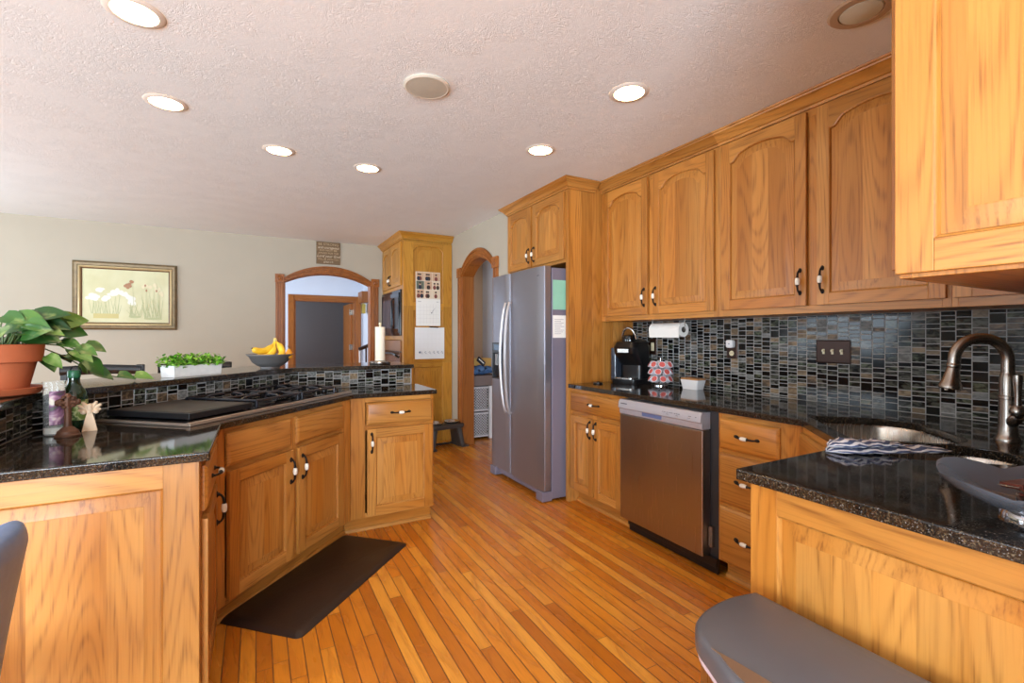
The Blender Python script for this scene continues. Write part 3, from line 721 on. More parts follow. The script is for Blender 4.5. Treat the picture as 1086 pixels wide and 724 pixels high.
mb = MB(); mb.box(.03, DW + .05, .012, .03, .012, .097); mb.box(.03, DW + .05, .0, .012, .05, .097); mb.build('kick_plate', BLACKP, dw, .003)
mb = MB(); mb.box(DW + .004, DW + .028, -.004, .019, .15, .26); mb.build('hinge_bracket', SILVERP, dw)

# ------------------------------------------------------------------ things on the sink-side counter
kg = thing('coffee_maker', 'black single-serve coffee maker with raised silver handle, in the corner by the refrigerator panel', 'coffee maker', (2.615, 2.83, .914), -75)
mb = MB()
mb.loft([[(x, y, z) for x, y in rr2(w_, d_, .045)] for w_, d_, z in ((.22, .26, 0), (.225, .265, .01), (.225, .265, .03))], 0); mb.build('base', BLACKP, kg)
mb = MB(); loops = []
for w_, d_, yo, z in ((.20, .15, .05, .03), (.205, .155, .05, .12), (.21, .24, .005, .20), (.212, .25, 0, .24), (.19, .22, .005, .275), (.13, .14, .02, .29)):
    loops.append([(x, y + yo, z) for x, y in rr2(w_, d_, .05)])
mb.loft(loops, 0); mb.build('housing', BLACKP, kg)
mb = MB(); mb.loft([[(x - .125, y + .02, z) for x, y in rr2(.055, .19, .02)] for z in (.012, .235)], 0); mb.build('water_tank', plain('smoky_tank', (52, 58, 70), .1, 0, .6), kg)
mb = MB(); mb.lathe([(.058, .272), (.06, .30), (.055, .318), (.02, .326)], 20, c=(0, -.03, 0)); mb.build('brew_head', BLACKG, kg)
mb = MB(); mb.tube([(.062 * math.cos(R(a)), -.03 - .02 * math.sin(R(a)), .295 + .075 * math.sin(R(a))) for a in range(0, 181, 12)], .010, 10, flat=.8); mb.build('handle', SILVERP, kg)
mb = MB(); mb.box(-.05, .05, -.1275, -.1235, .205, .232); mb.build('front_badge', SILVERP, kg, .002)
mb = MB(); mb.loft([[(x, y - .075, z) for x, y in rr2(.16, .10, .03)] for z in (.031, .04)], 0); mb.build('drip_tray', SILVERP, kg)
kg.scale = (1.0, 1.0, 1.17)

cr = thing('pod_carousel', 'chrome coffee pod carousel between coffee maker and butter dish', 'pod holder', (2.655, 2.565, .914))
mb = MB(); mb.lathe([(.055, 0), (.055, .006), (.012, .012), (.006, .02), (.006, .205), (.001, .207)], 20)
TIERS = (.045, .098, .151)
for z in TIERS:
    mb.tube([(.058 * math.cos(R(a)), .058 * math.sin(R(a)), z - .012) for a in range(0, 361, 20)], .0018, 6)
    for k in range(6): a = R(k * 60 + 15); mb.tube([(0, 0, z - .012), (.058 * math.cos(a), .058 * math.sin(a), z - .012)], .0018, 5)
for s in (-1, 1): mb.tube([(.012 * s, 0, .19), (.012 * s, 0, .215)], .002, 6)
mb.build('rack', CHROME, cr)
POD_W = plain('pod_white', (226, 220, 226), .4); POD_R = plain('pod_red_print', (206, 92, 86), .5)
mb = MB(); mb.lathe([(.0165, 0), (.019, .004), (.0225, .036), (.0255, .037), (.0255, .040), (.021, .0402)], 18, 0)
mb.lathe([(.021, .0403), (.001, .0408)], 18, 1, cap0=False)
pod0 = mb.build('coffee_pod', [POD_W, POD_R]); first = True
for ti, z in enumerate(TIERS):
    for k in range(8):
        a = R(k * 45 + 20 * ti + 12); o = pod0 if first else pod0.copy()
        if not first: C.objects.link(o)
        first = False
        o.location = (2.655 + .046 * math.cos(a), 2.565 + .046 * math.sin(a), .914 + z - .008); o.rotation_euler = (0, R(62), a)
        tag(o, 'red-topped white coffee pod on the %s tier of the chrome carousel' % ('bottom', 'middle', 'top')[ti], 'coffee pod', 'coffee pods on the %s tier' % ('bottom', 'middle', 'top')[ti])

bd = thing('butter_dish', 'white rectangular butter dish with wooden lid near the backsplash', 'butter dish', (2.675, 2.285, .9145), -90)
mb = MB(); mb.loft([[(x, y, z) for x, y in rr2(w_, d_, .012)] for w_, d_, z in ((.125, .075, 0), (.15, .095, .066), (.145, .09, .066), (.122, .07, .006))], 0); mb.build('dish', WHITEP, bd)
mb = MB(); mb.loft([[(x, y, z) for x, y in rr2(w_, d_, .012)] for w_, d_, z in ((.135, .08, .062), (.148, .093, .0665), (.148, .093, .074), (.140, .085, .077))], 0); mb.build('lid', oak('lid_wood', lin(190, 140, 90), lin(180, 126, 76), lin(140, 90, 48)), bd)

o = MB().lathe([(.036, 0), (.038, .003), (.037, .010), (.030, .012), (.012, .011), (.010, .015), (.002, .016)], 20).build('trivet', BLACKP, loc=(2.335, 2.90, .9145))
tag(o, 'small round black disc lying on the counter beside the refrigerator panel', 'coaster')

pt = thing('paper_towel_holder', 'white paper towel roll mounted horizontally beneath the wall cabinet', 'paper towel', (2.60, 2.44, 1.40))
PTM = Matrix.Translation((0, 0, -.072)) @ Matrix.Rotation(R(90), 4, 'X')
mb = MB(); mb.lathe([(.02, -.14), (.050, -.14), (.050, .14), (.02, .14)], 28, M=PTM)
mb.loft([[(-.049 + .002 * k, y, -.072 - .055 * k / 3) for k in range(4)] + [(-.050 + .002 * k, y, -.072 - .055 * k / 3) for k in range(3, -1, -1)] for y in (-.139, .139)], 0)
mb.build('roll', WHITE, pt)
mb = MB(); mb.lathe([(.0205, -.141), (.0205, .141)], 16, M=PTM); mb.build('core', plain('cardboard', (62, 52, 46), .8), pt)
mb = MB(); mb.tube([(0, .150, 0), (0, .150, -.072), (0, -.150, -.072), (0, -.150, 0)], .004, 8); mb.build('bracket', SILVERP, pt)

def plate(label, y, z, wy, wz, kind):
    p = thing('wall_plate', label, 'switch plate' if kind != 'outlet' else 'outlet', (2.7825, y, z), -90)
    mb = MB(); mb.loft([[(x, yy, zz) for x, zz in ((-wy / 2 + t, -wz / 2 + t), (wy / 2 - t, -wz / 2 + t), (wy / 2 - t, wz / 2 - t), (-wy / 2 + t, wz / 2 - t))] for t, yy in ((0, 0), (0, -.003), (.006, -.007))], 0); mb.build('plate', BRONZE, p)
    return p
p = plate('triple light switch plate in bronze on the mosaic backsplash near the sink', 1.432, 1.198, .176, .128, 'sw')
for k in (-1, 0, 1):
    mb = MB(); mb.box(k * .046 - .006, k * .046 + .006, -.009, -.006, -.014, .014); mb.box(k * .046 - .0045, k * .046 + .0045, -.020, -.008, .000, .010); mb.build('toggle', CREAM, p)
p = plate('bronze outlet plate with a plugged-in white square sensor on the backsplash', 2.055, 1.197, .080, .125, 'outlet')
def socket(p, z):
    mb = MB(); mb.lathe([(.017, 0), (.017, .002), (.002, .002)], 16, M=Matrix.Translation((0, -.007, z)) @ Matrix.Rotation(R(90), 4, 'X'))
    q = mb.build('socket', CREAM, p)
    mb = MB(); mb.box(-.007, -.005, -.0095, -.0085, z - .002, z + .007); mb.box(.005, .007, -.0095, -.0085, z - .002, z + .007); mb.build('slot', DARKIN, q)
socket(p, -.028); socket(p, .028)
o = MB(); o.loft([[(x, y, z) for x, z in rr2(.052 - t, .052 - t, .012)] for t, y in ((0, 0), (0, -.022), (.006, -.026))], 0)
o.lathe([(.004, 0), (.004, .001)], 10, 1, M=Matrix.Translation((0, -.026, 0)) @ Matrix.Rotation(R(90), 4, 'X'))
o = o.build('plug_in_sensor', [WHITEP, plain('lens_dark', (40, 50, 80), .2)], loc=(2.7733, 2.055, 1.232), rot=(0, 0, R(-90)))
tag(o, 'small white square plug-in device on the bronze outlet', 'plug-in device')
p = plate('dark outlet plate with cream rocker half hidden behind the coffee maker', 2.765, 1.198, .075, .125, 'sw')
mb = MB(); mb.box(-.016, .016, -.010, -.006, -.033, .033); mb.build('toggle', CREAM, p, .001)

# dish towel lying in a loose roll
n = N('striped_towel', .95, 0, .1); st = n.math('SINE', n.math('MULTIPLY', n.attr('tone', 2), 34)); 
n.set(n.b, 'Base Color', n.mix(n.ramp(n.math('ADD', st, n.math('MULTIPLY', n.noise(n.obj(), 90, 2), 1.4)), [(.35, 0.0), (.65, 1.0)]), lin(226, 222, 224), lin(86, 94, 124)))
n.bump(n.noise(n.obj(), 160, 2), .5, .004); TOW = n.mat
tw = MB(); NU, NV = 34, 18
loops = []
a0, a1 = Vector((1.60, .845)), Vector((1.965, .655)); dd = (a1 - a0); Lt = dd.length; dd.normalize(); nn = Vector((-dd.y, dd.x))
for layer, (hw, zb, hh, sh) in enumerate(((.062, .9148, .022, 0), (.050, .930, .024, .006))):
    loops = []; tones = []
    for i in range(NU + 1):
        u = i / NU; c = a0 + dd * (Lt * (u if layer == 0 else .02 + .62 * u)); k = (1 - abs(2 * u - 1) ** 6) * (1 - .35 * u); lp = []
        for j in range(NV):
            t = 2 * math.pi * j / NV; wv = 1 + .10 * math.sin(u * 46 + j) + .08 * math.sin(u * 17 + layer * 3)
            wv += rnd.uniform(-.10, .10); q = c + nn * (sh + hw * k * math.cos(t) * wv); z = zb + hh * max(.12, k) * (1 + math.sin(t)) * .5 * wv
            lp.append((q.x, q.y, max(.9146, z)))
        loops.append(lp)
    b = len(tw.v); tw.loft(loops, 0)
    for i in range(NU + 1):
        for j in range(NV): tw.t[b + i * NV + j] = (j / NV * 1.2 + .05 * math.sin(i * .8)) % 1.0
o = tw.build('dish_towel', TOW, sharp=180); tag(o, 'crumpled blue and white striped dish towel at the edge of the sink', 'towel')

# lobed steel bowl with wrapped bars in it
def lobed(r0, n_, amp, z, tilt=0): return [((r0 * (1 + amp * abs(math.cos(n_ / 2 * 2 * math.pi * i / 96)) - amp * .5)) * math.cos(2 * math.pi * i / 96), (r0 * (1 + amp * abs(math.cos(n_ / 2 * 2 * math.pi * i / 96)) - amp * .5)) * math.sin(2 * math.pi * i / 96), z + tilt * (abs(math.cos(n_ / 2 * 2 * math.pi * i / 96)) - .5)) for i in range(96)]
bwl = thing('decorative_bowl', 'polished scalloped steel bowl at the near right end of the counter', 'bowl', (1.385, .325, .9142))
mb = MB(); mb.loft([lobed(r, 5, am, z, tl) for r, am, z, tl in ((.055, 0, .018, 0), (.09, .05, .028, 0), (.13, .10, .050, .005), (.158, .14, .071, .020), (.161, .14, .075, .020), (.156, .14, .073, .020), (.127, .10, .054, .005), (.085, .05, .034, 0), (.04, 0, .026, 0))], 0, True, True)
mb.build('basin', plain('polished_steel', (150, 154, 164), .24, .65), bwl)
MB().lathe([(.062, 0), (.061, .010), (.056, .019)], 32).build('foot', plain('foot_steel', (190, 188, 190), .1, 1), bwl)
bars = [((1.385, .335, .948), (4, 3, 20)), ((1.40, .305, .960), (-4, 5, 75)), ((1.37, .30, .972), (3, -6, 130)), ((1.39, .34, .984), (6, 3, 160))]
BARM = plain('dark_red_wrapper', (96, 42, 30), .3); BARB = plain('brown_wrapper', (56, 30, 22), .3)
for k, (l, r3) in enumerate(bars):
    mb = MB(); mb.box(-.05, .05, -.02, .02, -.005, .005); mb.box(-.057, -.05, -.019, .019, -.001, .001, m=1); mb.box(.05, .057, -.019, .019, -.001, .001, m=1)
    o = mb.build('wrapped_bar', [BARM if k % 2 else BARB, SILVERP], bevel=.002, loc=l, rot=tuple(R(a) for a in r3))
    tag(o, 'dark wrapped candy bar lying in the scalloped steel bowl', 'candy bar', 'candy bars in the steel bowl')

# ------------------------------------------------------------------ trash can
def can_out(s=1.0, e=0):
    pts = [(1.150 + e, .782 + e), (1.05, .797 + e), (.94 - e * .3, .783 + e), (.878 - e * .7, .742 + e * .7), (.845 - e, .680), (.812 - e, .60), (.798 - e, .50), (.812 - e, .40), (.845 - e, .32), (.878 - e * .7, .258 - e * .7), (.94 - e * .3, .217 - e), (1.05, .203 - e), (1.150 + e, .218 - e)]
    return pts
def smooth_poly(pts, n=6):
    out = []
    m = len(pts)
    for i in range(m - 1):
        p0, p1, p2, p3 = [Vector(pts[max(0, min(m - 1, i + k))]) for k in (-1, 0, 1, 2)]
        for j in range(n):
            t = j / n; out.append(tuple(.5 * ((2 * p1) + (p2 - p0) * t + (2 * p0 - 5 * p1 + 4 * p2 - p3) * t * t + (3 * p1 - p0 - 3 * p2 + p3) * t ** 3)))
    out.append(tuple(pts[-1])); return out
TC = Vector((.98, .50))
tc = thing('trash_can', 'stainless step trash can with flat grey lid in front of the near cabinet end', 'trash can', (TC.x, TC.y, 0))
def cl(e, z): return [(x - TC.x, y - TC.y, z) for x, y in smooth_poly(can_out(1, e))]
LIDG = plain('grey_lid', (98, 96, 100), .38, .1, .5, .06, 8)
mb = MB(); mb.loft([cl(-.012, .02), cl(-.012, .555)], 0); mb.build('body', STEEL, tc)
mb = MB(); mb.loft([cl(-.009, .0), cl(-.006, .022)], 0); mb.build('base_ring', BLACKP, tc)
mb = MB(); mb.loft([cl(-.006, .556), cl(-.003, .574)], 0); mb.build('liner_rim', plain('lilac_rim', (214, 204, 220), .4), tc)
mb = MB(); mb.loft([cl(0, .575), cl(.0, .606), cl(-.006, .617), cl(-.014, .620)], 0); lid = mb.build('lid', LIDG, tc, sharp=50)
fr = [p for p in smooth_poly(can_out(1, -.016)) if p[0] < .852]
ch = [(.852 + .018 * math.cos(math.pi * (t - .5)), .32 + .36 * t) for t in [i / 10 for i in range(11)]]
poly = [(x - TC.x, y - TC.y) for x, y in fr] + [(x - TC.x, y - TC.y) for x, y in ch]
MB().prism(poly, .6195, .6213).build('front_plate', plain('steel_tan_reflection', (168, 146, 126), .3, .7), lid)  # stainless lip, its tan reflection put into the base colour
mb = MB(); mb.box(-.21, -.15, -.09, .09, .012, .024); mb.build('pedal', CHROME, tc, .004)

# ------------------------------------------------------------------ foreground chair at far left
ch = thing('bar_stool', 'blue-grey leather chair back cut off by the left edge in the foreground', 'chair', (-.60, 1.20, 0), 0)
LEA = plain('slate_leather', (112, 134, 172), .4, 0, .5, .12, 40)
mb = MB(); loops = []
for k in range(17):
    t = min(1, k / 11); e = 1 if k < 11 else math.sqrt(max(.0, 1 - ((k - 11) / 5.2) ** 2)); z = .45 + (.40 * t if k < 12 else .40 + .046 * math.sin((k - 11) / 5 * math.pi / 2))
    cx = .095 + .055 * t ** 1.3
    loops.append([(cx + (.034 * max(e, .05)) * math.cos(R(a)), .20 * (e * .25 + .75) * math.copysign(abs(math.sin(R(a))) ** .4, math.sin(R(a))), z) for a in range(0, 360, 15)])
mb.loft(loops, 0); mb.build('backrest', LEA, ch, sharp=60)
mb = MB(); mb.loft([[(x - .08, y, z) for x, y in rr2(w_, .40 + w_ - .40, .06)] for w_, z in ((.36, .40), (.40, .42), (.40, .45), (.36, .475))], 0); mb.build('seat', LEA, ch)
for x in (-.22, .07):
    for y in (-.15, .15): mb = MB(); mb.tube([(x, y, .41), (x * 1.15, y * 1.1, 0)], [.018, .013], 10); mb.build('leg', BLACKM, ch)

# ------------------------------------------------------------------ things on the bar and the left counter
leafm = N('pothos_leaf', .32, 0, .5); t_ = leafm.attr('tone', 2)
leafm.set(leafm.b, 'Base Color', leafm.mix(leafm.ramp(leafm.noise(leafm.obj(), 24, 2), [(.55, 0.0), (.72, .5)]), leafm.ramp(t_, [(0, lin(28, 62, 24)), (.6, lin(52, 96, 34)), (1, lin(104, 142, 58))]), lin(170, 180, 110)))
LEAF = leafm.mat; STEM = plain('green_stem', (84, 104, 48), .5)
def leaf(mb, base, d, up, L, W, droop=.25, m=0):
    d = Vector(d).normalized(); up = Vector(up); side = d.cross(up).normalized(); up = side.cross(d).normalized(); base = Vector(base)
    V = []; F = []; nu = 8; tone = rnd.random()
    for i in range(nu + 1):
        u = i / nu; wd = W * .5 * (math.sin(math.pi * min(1, u ** .62)) ** .9) * (1 if u > .02 else .2)
        back = -.10 * L * (1 if i == 1 else 0)
        for j in (-1, -.5, 0, .5, 1):
            p = base + d * (u * L + (back * abs(j))) + side * (wd * j) + up * (abs(j) * wd * .30 - droop * L * u * u)
            V.append(p)
    for i in range(nu):
        for j in range(4): F.append((i * 5 + j, i * 5 + j + 1, i * 5 + j + 6, i * 5 + j + 5))
    mb.add(V, F, m, None, tone)
PX, PY, PZ = -.835, 2.41, 1.0665
pl = thing('potted_plant', 'large trailing green pothos in a terracotta pot on the bar at left', 'plant', (PX, PY, PZ))
TERRA = plain('terracotta', (186, 98, 60), .7, 0, .3, .12, 14)
MB().lathe([(.098, 0), (.118, .006), (.130, .028), (.125, .030), (.100, .012), (.002, .010)], 36).build('saucer', TERRA, pl)
MB().lathe([(.085, .012), (.108, .12), (.112, .122), (.124, .124), (.130, .185), (.126, .188), (.118, .186), (.108, .150), (.002, .150)], 36).build('pot', TERRA, pl)
MB().lathe([(.109, .155), (.09, .165), (.002, .168)], 20).build('soil', plain('soil', (44, 32, 24), .95, 0, .2, .4, 60), pl)
lm = MB(); smb = MB()
rnd.seed(11)
for k in range(34):
    a = rnd.uniform(-50, 80) if k % 3 else rnd.uniform(0, 360); r0 = rnd.uniform(.01, .08); hgt = rnd.uniform(.02, .125); reach = rnd.uniform(.0, .085)
    c, s = math.cos(R(a)), math.sin(R(a)); p0 = Vector((c * r0, s * r0, .165)); p2 = Vector((c * (r0 + reach), s * (r0 + reach), .17 + hgt)); p1 = (p0 + p2) / 2 + Vector((0, 0, .03))
    smb.tube([p0, p1, p2], .0028, 5); L = rnd.uniform(.085, .12)
    leaf(lm, p2, (c, s, rnd.uniform(-.4, .5)), (rnd.uniform(-.2, .6), -.8, rnd.uniform(.2, .8)), L, L * .66, rnd.uniform(.1, .35))
# trailing vines on the right-hand side of the pot
for vine in ([(.09, .06, .19), (.15, .09, .18), (.185, .11, .15)], [(.08, .10, .18), (.15, .17, .13), (.21, .25, .06), (.28, .34, .03), (.33, .40, .02)], [(.10, .02, .19), (.16, .06, .19), (.205, .09, .16), (.22, .12, .11)], [(.08, .1, .19), (.15, .15, .20), (.20, .19, .17)], [(.10, .0, .17), (.13, .02, .13)]):
    vine = [Vector(q) for q in vine]
    smb.tube(vine, .0025, 5)
    for i in range(1, len(vine)):
        for s in (-1, 1):
            d = (vine[i] - vine[i - 1]).normalized(); L = rnd.uniform(.065, .095); sd = Vector((-d.y, d.x, 0)) * s
            if i == len(vine) - 1 or rnd.random() < .7: leaf(lm, vine[i] + Vector((0, 0, .012)), d * .6 + sd * .8, (-.1, -.6, .8), L, L * .74, rnd.uniform(.15, .35))
lm.build('foliage', LEAF, pl, flip=False, sharp=60); smb.build('stem', STEM, pl)

# white planter box with clipped greenery
A = Vector((-.374, 2.985)); Bp = Vector((-.171, 3.183)); PD = (Bp - A); PLn = PD.length; rz = math.degrees(math.atan2(PD.y, PD.x))
pb = thing('planter_box', 'white rectangular planter box of bright green foliage on the bar', 'planter', (A.x, A.y, 1.0665), rz)
mb = MB(); w_ = PLn; q = lambda t, z, b=0: [(t + b, t + b, z), (w_ - t - b, t + b, z), (w_ - t - b, .10 - t - b, z), (t + b, .10 - t - b, z)]
mb.loft([q(.004, 0), q(0, .062), q(.006, .062), q(.008, .045)], 0); mb.build('box', plain('whitewashed_box', (232, 230, 226), .6, 0, .3, .08, 40), pb, .001)
GL = N('bright_leaf', .5, 0, .3); GL.set(GL.b, 'Base Color', GL.ramp(GL.attr('tone', 2), [(0, lin(58, 118, 24)), (.5, lin(112, 172, 44)), (1, lin(168, 212, 84))]))
lm = MB()
for k in range(760):
    x = rnd.uniform(-.012, w_ + .012); y = rnd.uniform(-.012, .112); z = .052 + rnd.random() * .068 * (1 - .4 * abs(y - .05) / .06); a = rnd.uniform(0, 2 * math.pi)
    leaf(lm, (x, y, z), (math.cos(a), math.sin(a), rnd.uniform(-.2, 1.2)), (0, 0, 1) if k % 2 else (.5, -.5, .7), rnd.uniform(.018, .030), rnd.uniform(.010, .016), .2)
lm.build('foliage', GL.mat, pb, flip=False)

# fruit bowl
fb = thing('fruit_bowl', 'dark ribbed metal fruit bowl holding bananas on the bar', 'bowl', (.085, 3.62, 1.0665))
loops = []
for r, z in ((.060, 0), (.058, .008), (.078, .016), (.110, .042), (.128, .078), (.148, .092), (.147, .095), (.125, .082), (.105, .048), (.07, .026), (.02, .020)):
    loops.append([(r * (1 + (.012 if i % 2 else 0) * (1 if .07 < r < .14 else 0)) * math.cos(2 * math.pi * i / 72), r * (1 + (.012 if i % 2 else 0) * (1 if .07 < r < .14 else 0)) * math.sin(2 * math.pi * i / 72), z) for i in range(72)])
MB().loft(loops, 0).build('basin', plain('pewter', (120, 116, 114), .5, .45), fb, sharp=80)
BAN = N('banana_skin', .45, 0, .4); BAN.set(BAN.b, 'Base Color', BAN.ramp(BAN.noise(BAN.obj(), 12, 2), [(.3, lin(222, 168, 30)), (.7, lin(244, 206, 66))]))
BTIP = plain('banana_tip', (90, 70, 34), .7)
bn = thing('banana_bunch', 'bunch of three yellow bananas, stems up, in the dark fruit bowl', 'bananas', (.085, 3.62, 1.165), 28.5)
def banana(pts, r=.0225, name='banana', parent=None):
    P = [Vector(p) for p in pts]; sm = []
    for i in range(len(P) - 1):
        p0, p1, p2, p3 = [P[max(0, min(len(P) - 1, i + k))] for k in (-1, 0, 1, 2)]
        for j in range(5): t = j / 5; sm.append(.5 * ((2 * p1) + (p2 - p0) * t + (2 * p0 - 5 * p1 + 4 * p2 - p3) * t * t + (3 * p1 - p0 - 3 * p2 + p3) * t ** 3))
    sm.append(P[-1]); n_ = len(sm) - 1
    rad = [r * (1 if .16 < i / n_ < .72 else (max(.30, (i / n_) / .16) if i / n_ <= .16 else max(.34, 1 - ((i / n_ - .72) / .20)))) for i in range(n_ + 1)]
    mb = MB(); mb.tube(sm[:2], rad[:2], 6, 1); mb.tube(sm[1:], rad[1:], 6, 0)
    return mb.build(name, [BAN.mat, BTIP], parent, sharp=70)
crown = (.035, 0, .088)
banana([(-.125, .0, .038), (-.095, -.005, .022), (-.04, -.008, .020), (.008, -.005, .045), crown], parent=bn)
banana([(-.118, -.03, -.008), (-.085, -.035, -.022), (-.03, -.035, -.016), (.012, -.022, .028), crown], parent=bn)
banana([(-.005, -.075, -.028), (.030, -.072, -.020), (.055, -.05, .012), (.052, -.02, .055), crown], parent=bn)
MB().lathe([(.011, -.008), (.013, .006), (.009, .016), (.002, .018)], 8, c=crown).build('crown', plain('banana_crown', (206, 180, 100), .6), bn)
o = MB(); o.lathe([(.004, 0), (.020, .008), (.026, .028), (.020, .048), (.010, .066), (.005, .072)], 16, 0); o.tube([(0, 0, .071), (.002, 0, .082), (-.008, -.004, .090)], .0035, 6, 1)
o = o.build('pear', [plain('ripe_pear', (226, 150, 40), .45, 0, .4, .2, 20), BTIP], loc=(.200, 3.585, 1.125)); tag(o, 'small orange-yellow pear with dark stem at the right of the fruit bowl', 'fruit')

# upright paper towel
up = thing('paper_towel_holder', 'white paper towel roll standing upright on a round steel holder at the bar end', 'paper towel', (.845, 3.70, 1.0665))
MB().lathe([(.078, 0), (.080, .004), (.080, .018), (.074, .024), (.04, .026), (.002, .026)], 28).build('base', NICKEL, up)
MB().lathe([(.018, .027), (.036, .028), (.037, .03), (.037, .285), (.036, .287), (.018, .287)], 28).build('roll', plain('cream_paper', (240, 228, 206), .8, 0, .2), up)
MB().lathe([(.006, .026), (.006, .300), (.010, .306), (.011, .314), (.006, .321), (.001, .322)], 14).build('rod', CREAM, up)

# left counter ornaments
o = thing('glass_jar', 'tall clear glass candle jar with a purple picture label on the left counter', 'jar', (-.665, 2.372, .9145))
n = N('clear_glass', .03, 0, .5, (.95, .97, .97, 1)); n.set(n.b, 'Transmission Weight', .92); n.set(n.b, 'IOR', 1.3); GLASS = n.mat
MB().lathe([(.002, .001), (.027, .001), (.030, .004), (.031, .190), (.034, .200), (.031, .200), (.028, .03), (.002, .028)], 28, cap0=True).build('glass', GLASS, o)
MB().lathe([(.0265, .006), (.0265, .028), (.002, .029)], 20).build('wax', plain('wax', (230, 226, 216), .5), o)
n = N('picture_label', .4, 0, .4); n.set(n.b, 'Base Color', n.ramp(n.noise(n.obj(), 22, 2, .5, .6), [(.36, lin(226, 216, 196)), (.46, lin(170, 128, 150)), (.54, lin(104, 62, 96)), (.64, lin(72, 92, 60)), (.75, lin(208, 176, 120))]))
mb = MB(); mb.loft([[(.0313 * math.cos(R(a)), .0313 * math.sin(R(a)), z) for a in range(-100, 41, 10)] for z in (.04, .165)], 0, False, False, closed=False); mb.build('label', n.mat, o, flip=False)
gb = thing('bottle', 'dark green glass bottle with a pale label behind the ornaments', 'bottle', (-.642, 2.502, .9145))
GREENG = N('green_glass', .06, 0, .6, lin(20, 58, 36)); GREENG.set(GREENG.b, 'Transmission Weight', .25)
MB().lathe([(.030, 0), (.041, .004), (.042, .012), (.042, .125), (.038, .145), (.024, .170), (.0185, .185), (.0185, .205)], 28).build('body', GREENG.mat, gb)
MB().lathe([(.0195, .203), (.0205, .206), (.0205, .228), (.018, .232), (.002, .233)], 20).build('cap', plain('green_cap', (32, 92, 60), .4), gb)
n = N('bottle_label', .5, 0, .3); n.set(n.b, 'Base Color', n.ramp(n.noise(n.obj(), 30, 2, .5, .5), [(.42, lin(112, 138, 66)), (.52, lin(196, 204, 150)), (.62, lin(72, 100, 44))]))
mb = MB(); mb.loft([[(.0425 * math.cos(R(a)), .0425 * math.sin(R(a)), z) for a in range(-150, 61, 10)] for z in (.035, .115)], 0, False, False, closed=False); mb.build('label', n.mat, gb, flip=False)
mb = MB(); mb.tube([(.018 * math.cos(R(a)) + .005, 0, .222 + .028 * math.sin(R(a))) for a in range(-10, 191, 20)], .002, 6); mb.build('wire_loop', BLACKM, gb)
RUST = plain('rusty_bronze', (98, 62, 42), .55, .4, .5, .35, 30)
o = MB(); o.lathe([(.037, 0), (.038, .005), (.033, .009), (.030, .020), (.027, .022), (.019, .030), (.012, .036), (.0105, .05), (.010, .085), (.010, .10)], 24)
o.tube([(0, 0, .09), (0, 0, .125), (0, 0, .150), (0, 0, .158)], [.010, .012, .011, .006], 8)
o.tube([(-.036, 0, .124), (-.030, 0, .124), (0, 0, .124), (.030, 0, .124), (.036, 0, .124)], [.007, .012, .010, .012, .007], 8)
for k in range(9): a = R(k * 40); o.lathe([(.002, -.007), (.008, -.004), (.009, .002), (.003, .007)], 8, c=(.020 * math.cos(a), -.004, .126 + .021 * math.sin(a)))
tag(o.build('cross_figurine', RUST, loc=(-.612, 2.318, .9145), rot=(0, 0, R(15))), 'rusty bronze cross figurine on a flared base beside the jar', 'figurine')
CRM = plain('cream_resin', (226, 196, 164), .6, 0, .3, .12, 30)
o = MB(); o.loft([[(x * w_, y * w_ * .7, z) for x, y in ((-1, -1), (1, -1), (1, 1), (-1, 1))] for w_, z in ((.023, 0), (.022, .004), (.013, .050), (.009, .066), (.008, .074))], 0, tone=.5)
for p in ((0, .096), (-.018, .074), (.018, .074), (0, .074), (0, .085)):
    o.lathe([(.001, -.010), (.008, -.007), (.0105, 0), (.008, .007), (.001, .010)], 12, c=(p[0], 0, p[1]))
for s in (-1, 1):
    for k, (L_, a) in enumerate(((.042, 60), (.042, 36), (.034, 10))):
        dx, dz = math.cos(R(a)) * s, math.sin(R(a)); o.tube([(0, .004, .076), (dx * L_ * .5, .005, .076 + dz * L_ * .5), (dx * L_, .005, .076 + dz * L_)], [.006, .010, .004], 8, flat=1)
tag(o.build('angel_figurine', CRM, loc=(-.572, 2.41, .9145), rot=(0, 0, R(12)), sharp=40), 'small cream angel figurine with wings standing by the cooktop', 'figurine')

# bar stools beyond the bar
BS_G = 'dark bar stools behind the bar'
bs = thing('bar_stool', 'black bar stool behind the bar, long top rail left of the planter', 'stool', (-.97, 4.42, 0), -8)
mb = MB(); mb.tube([(-.24, -.02, 1.035), (0, 0, 1.045), (.235, -.02, 1.035)], .022, 10, flat=1.6); mb.build('back_rail', BLACKP, bs)
mb = MB(); mb.box(-.24, -.20, -.03, .01, .62, 1.03); mb.box(.20, .245, -.03, .01, .62, 1.075); mb.build('back_post', BLACKP, bs, .006)
mb = MB(); mb.loft([[(x, y + .18, z) for x, y in rr2(.44, .40, .05)] for z in (.62, .66)], 0); mb.build('seat', BLACKP, bs)
for x in (-.18, .18):
    for y in (.02, .34): mb = MB(); mb.tube([(x, y, .62), (x * 1.2, y, 0)], .016, 8); mb.build('leg', BLACKP, bs)
b2 = dup(bs); b2.location = (-.42, 4.48, 0); b2.rotation_euler = (0, 0, R(6)); b2['label'] = 'black bar stool behind the bar, mostly hidden by the white planter box'
bs['group'] = BS_G; b2['group'] = BS_G

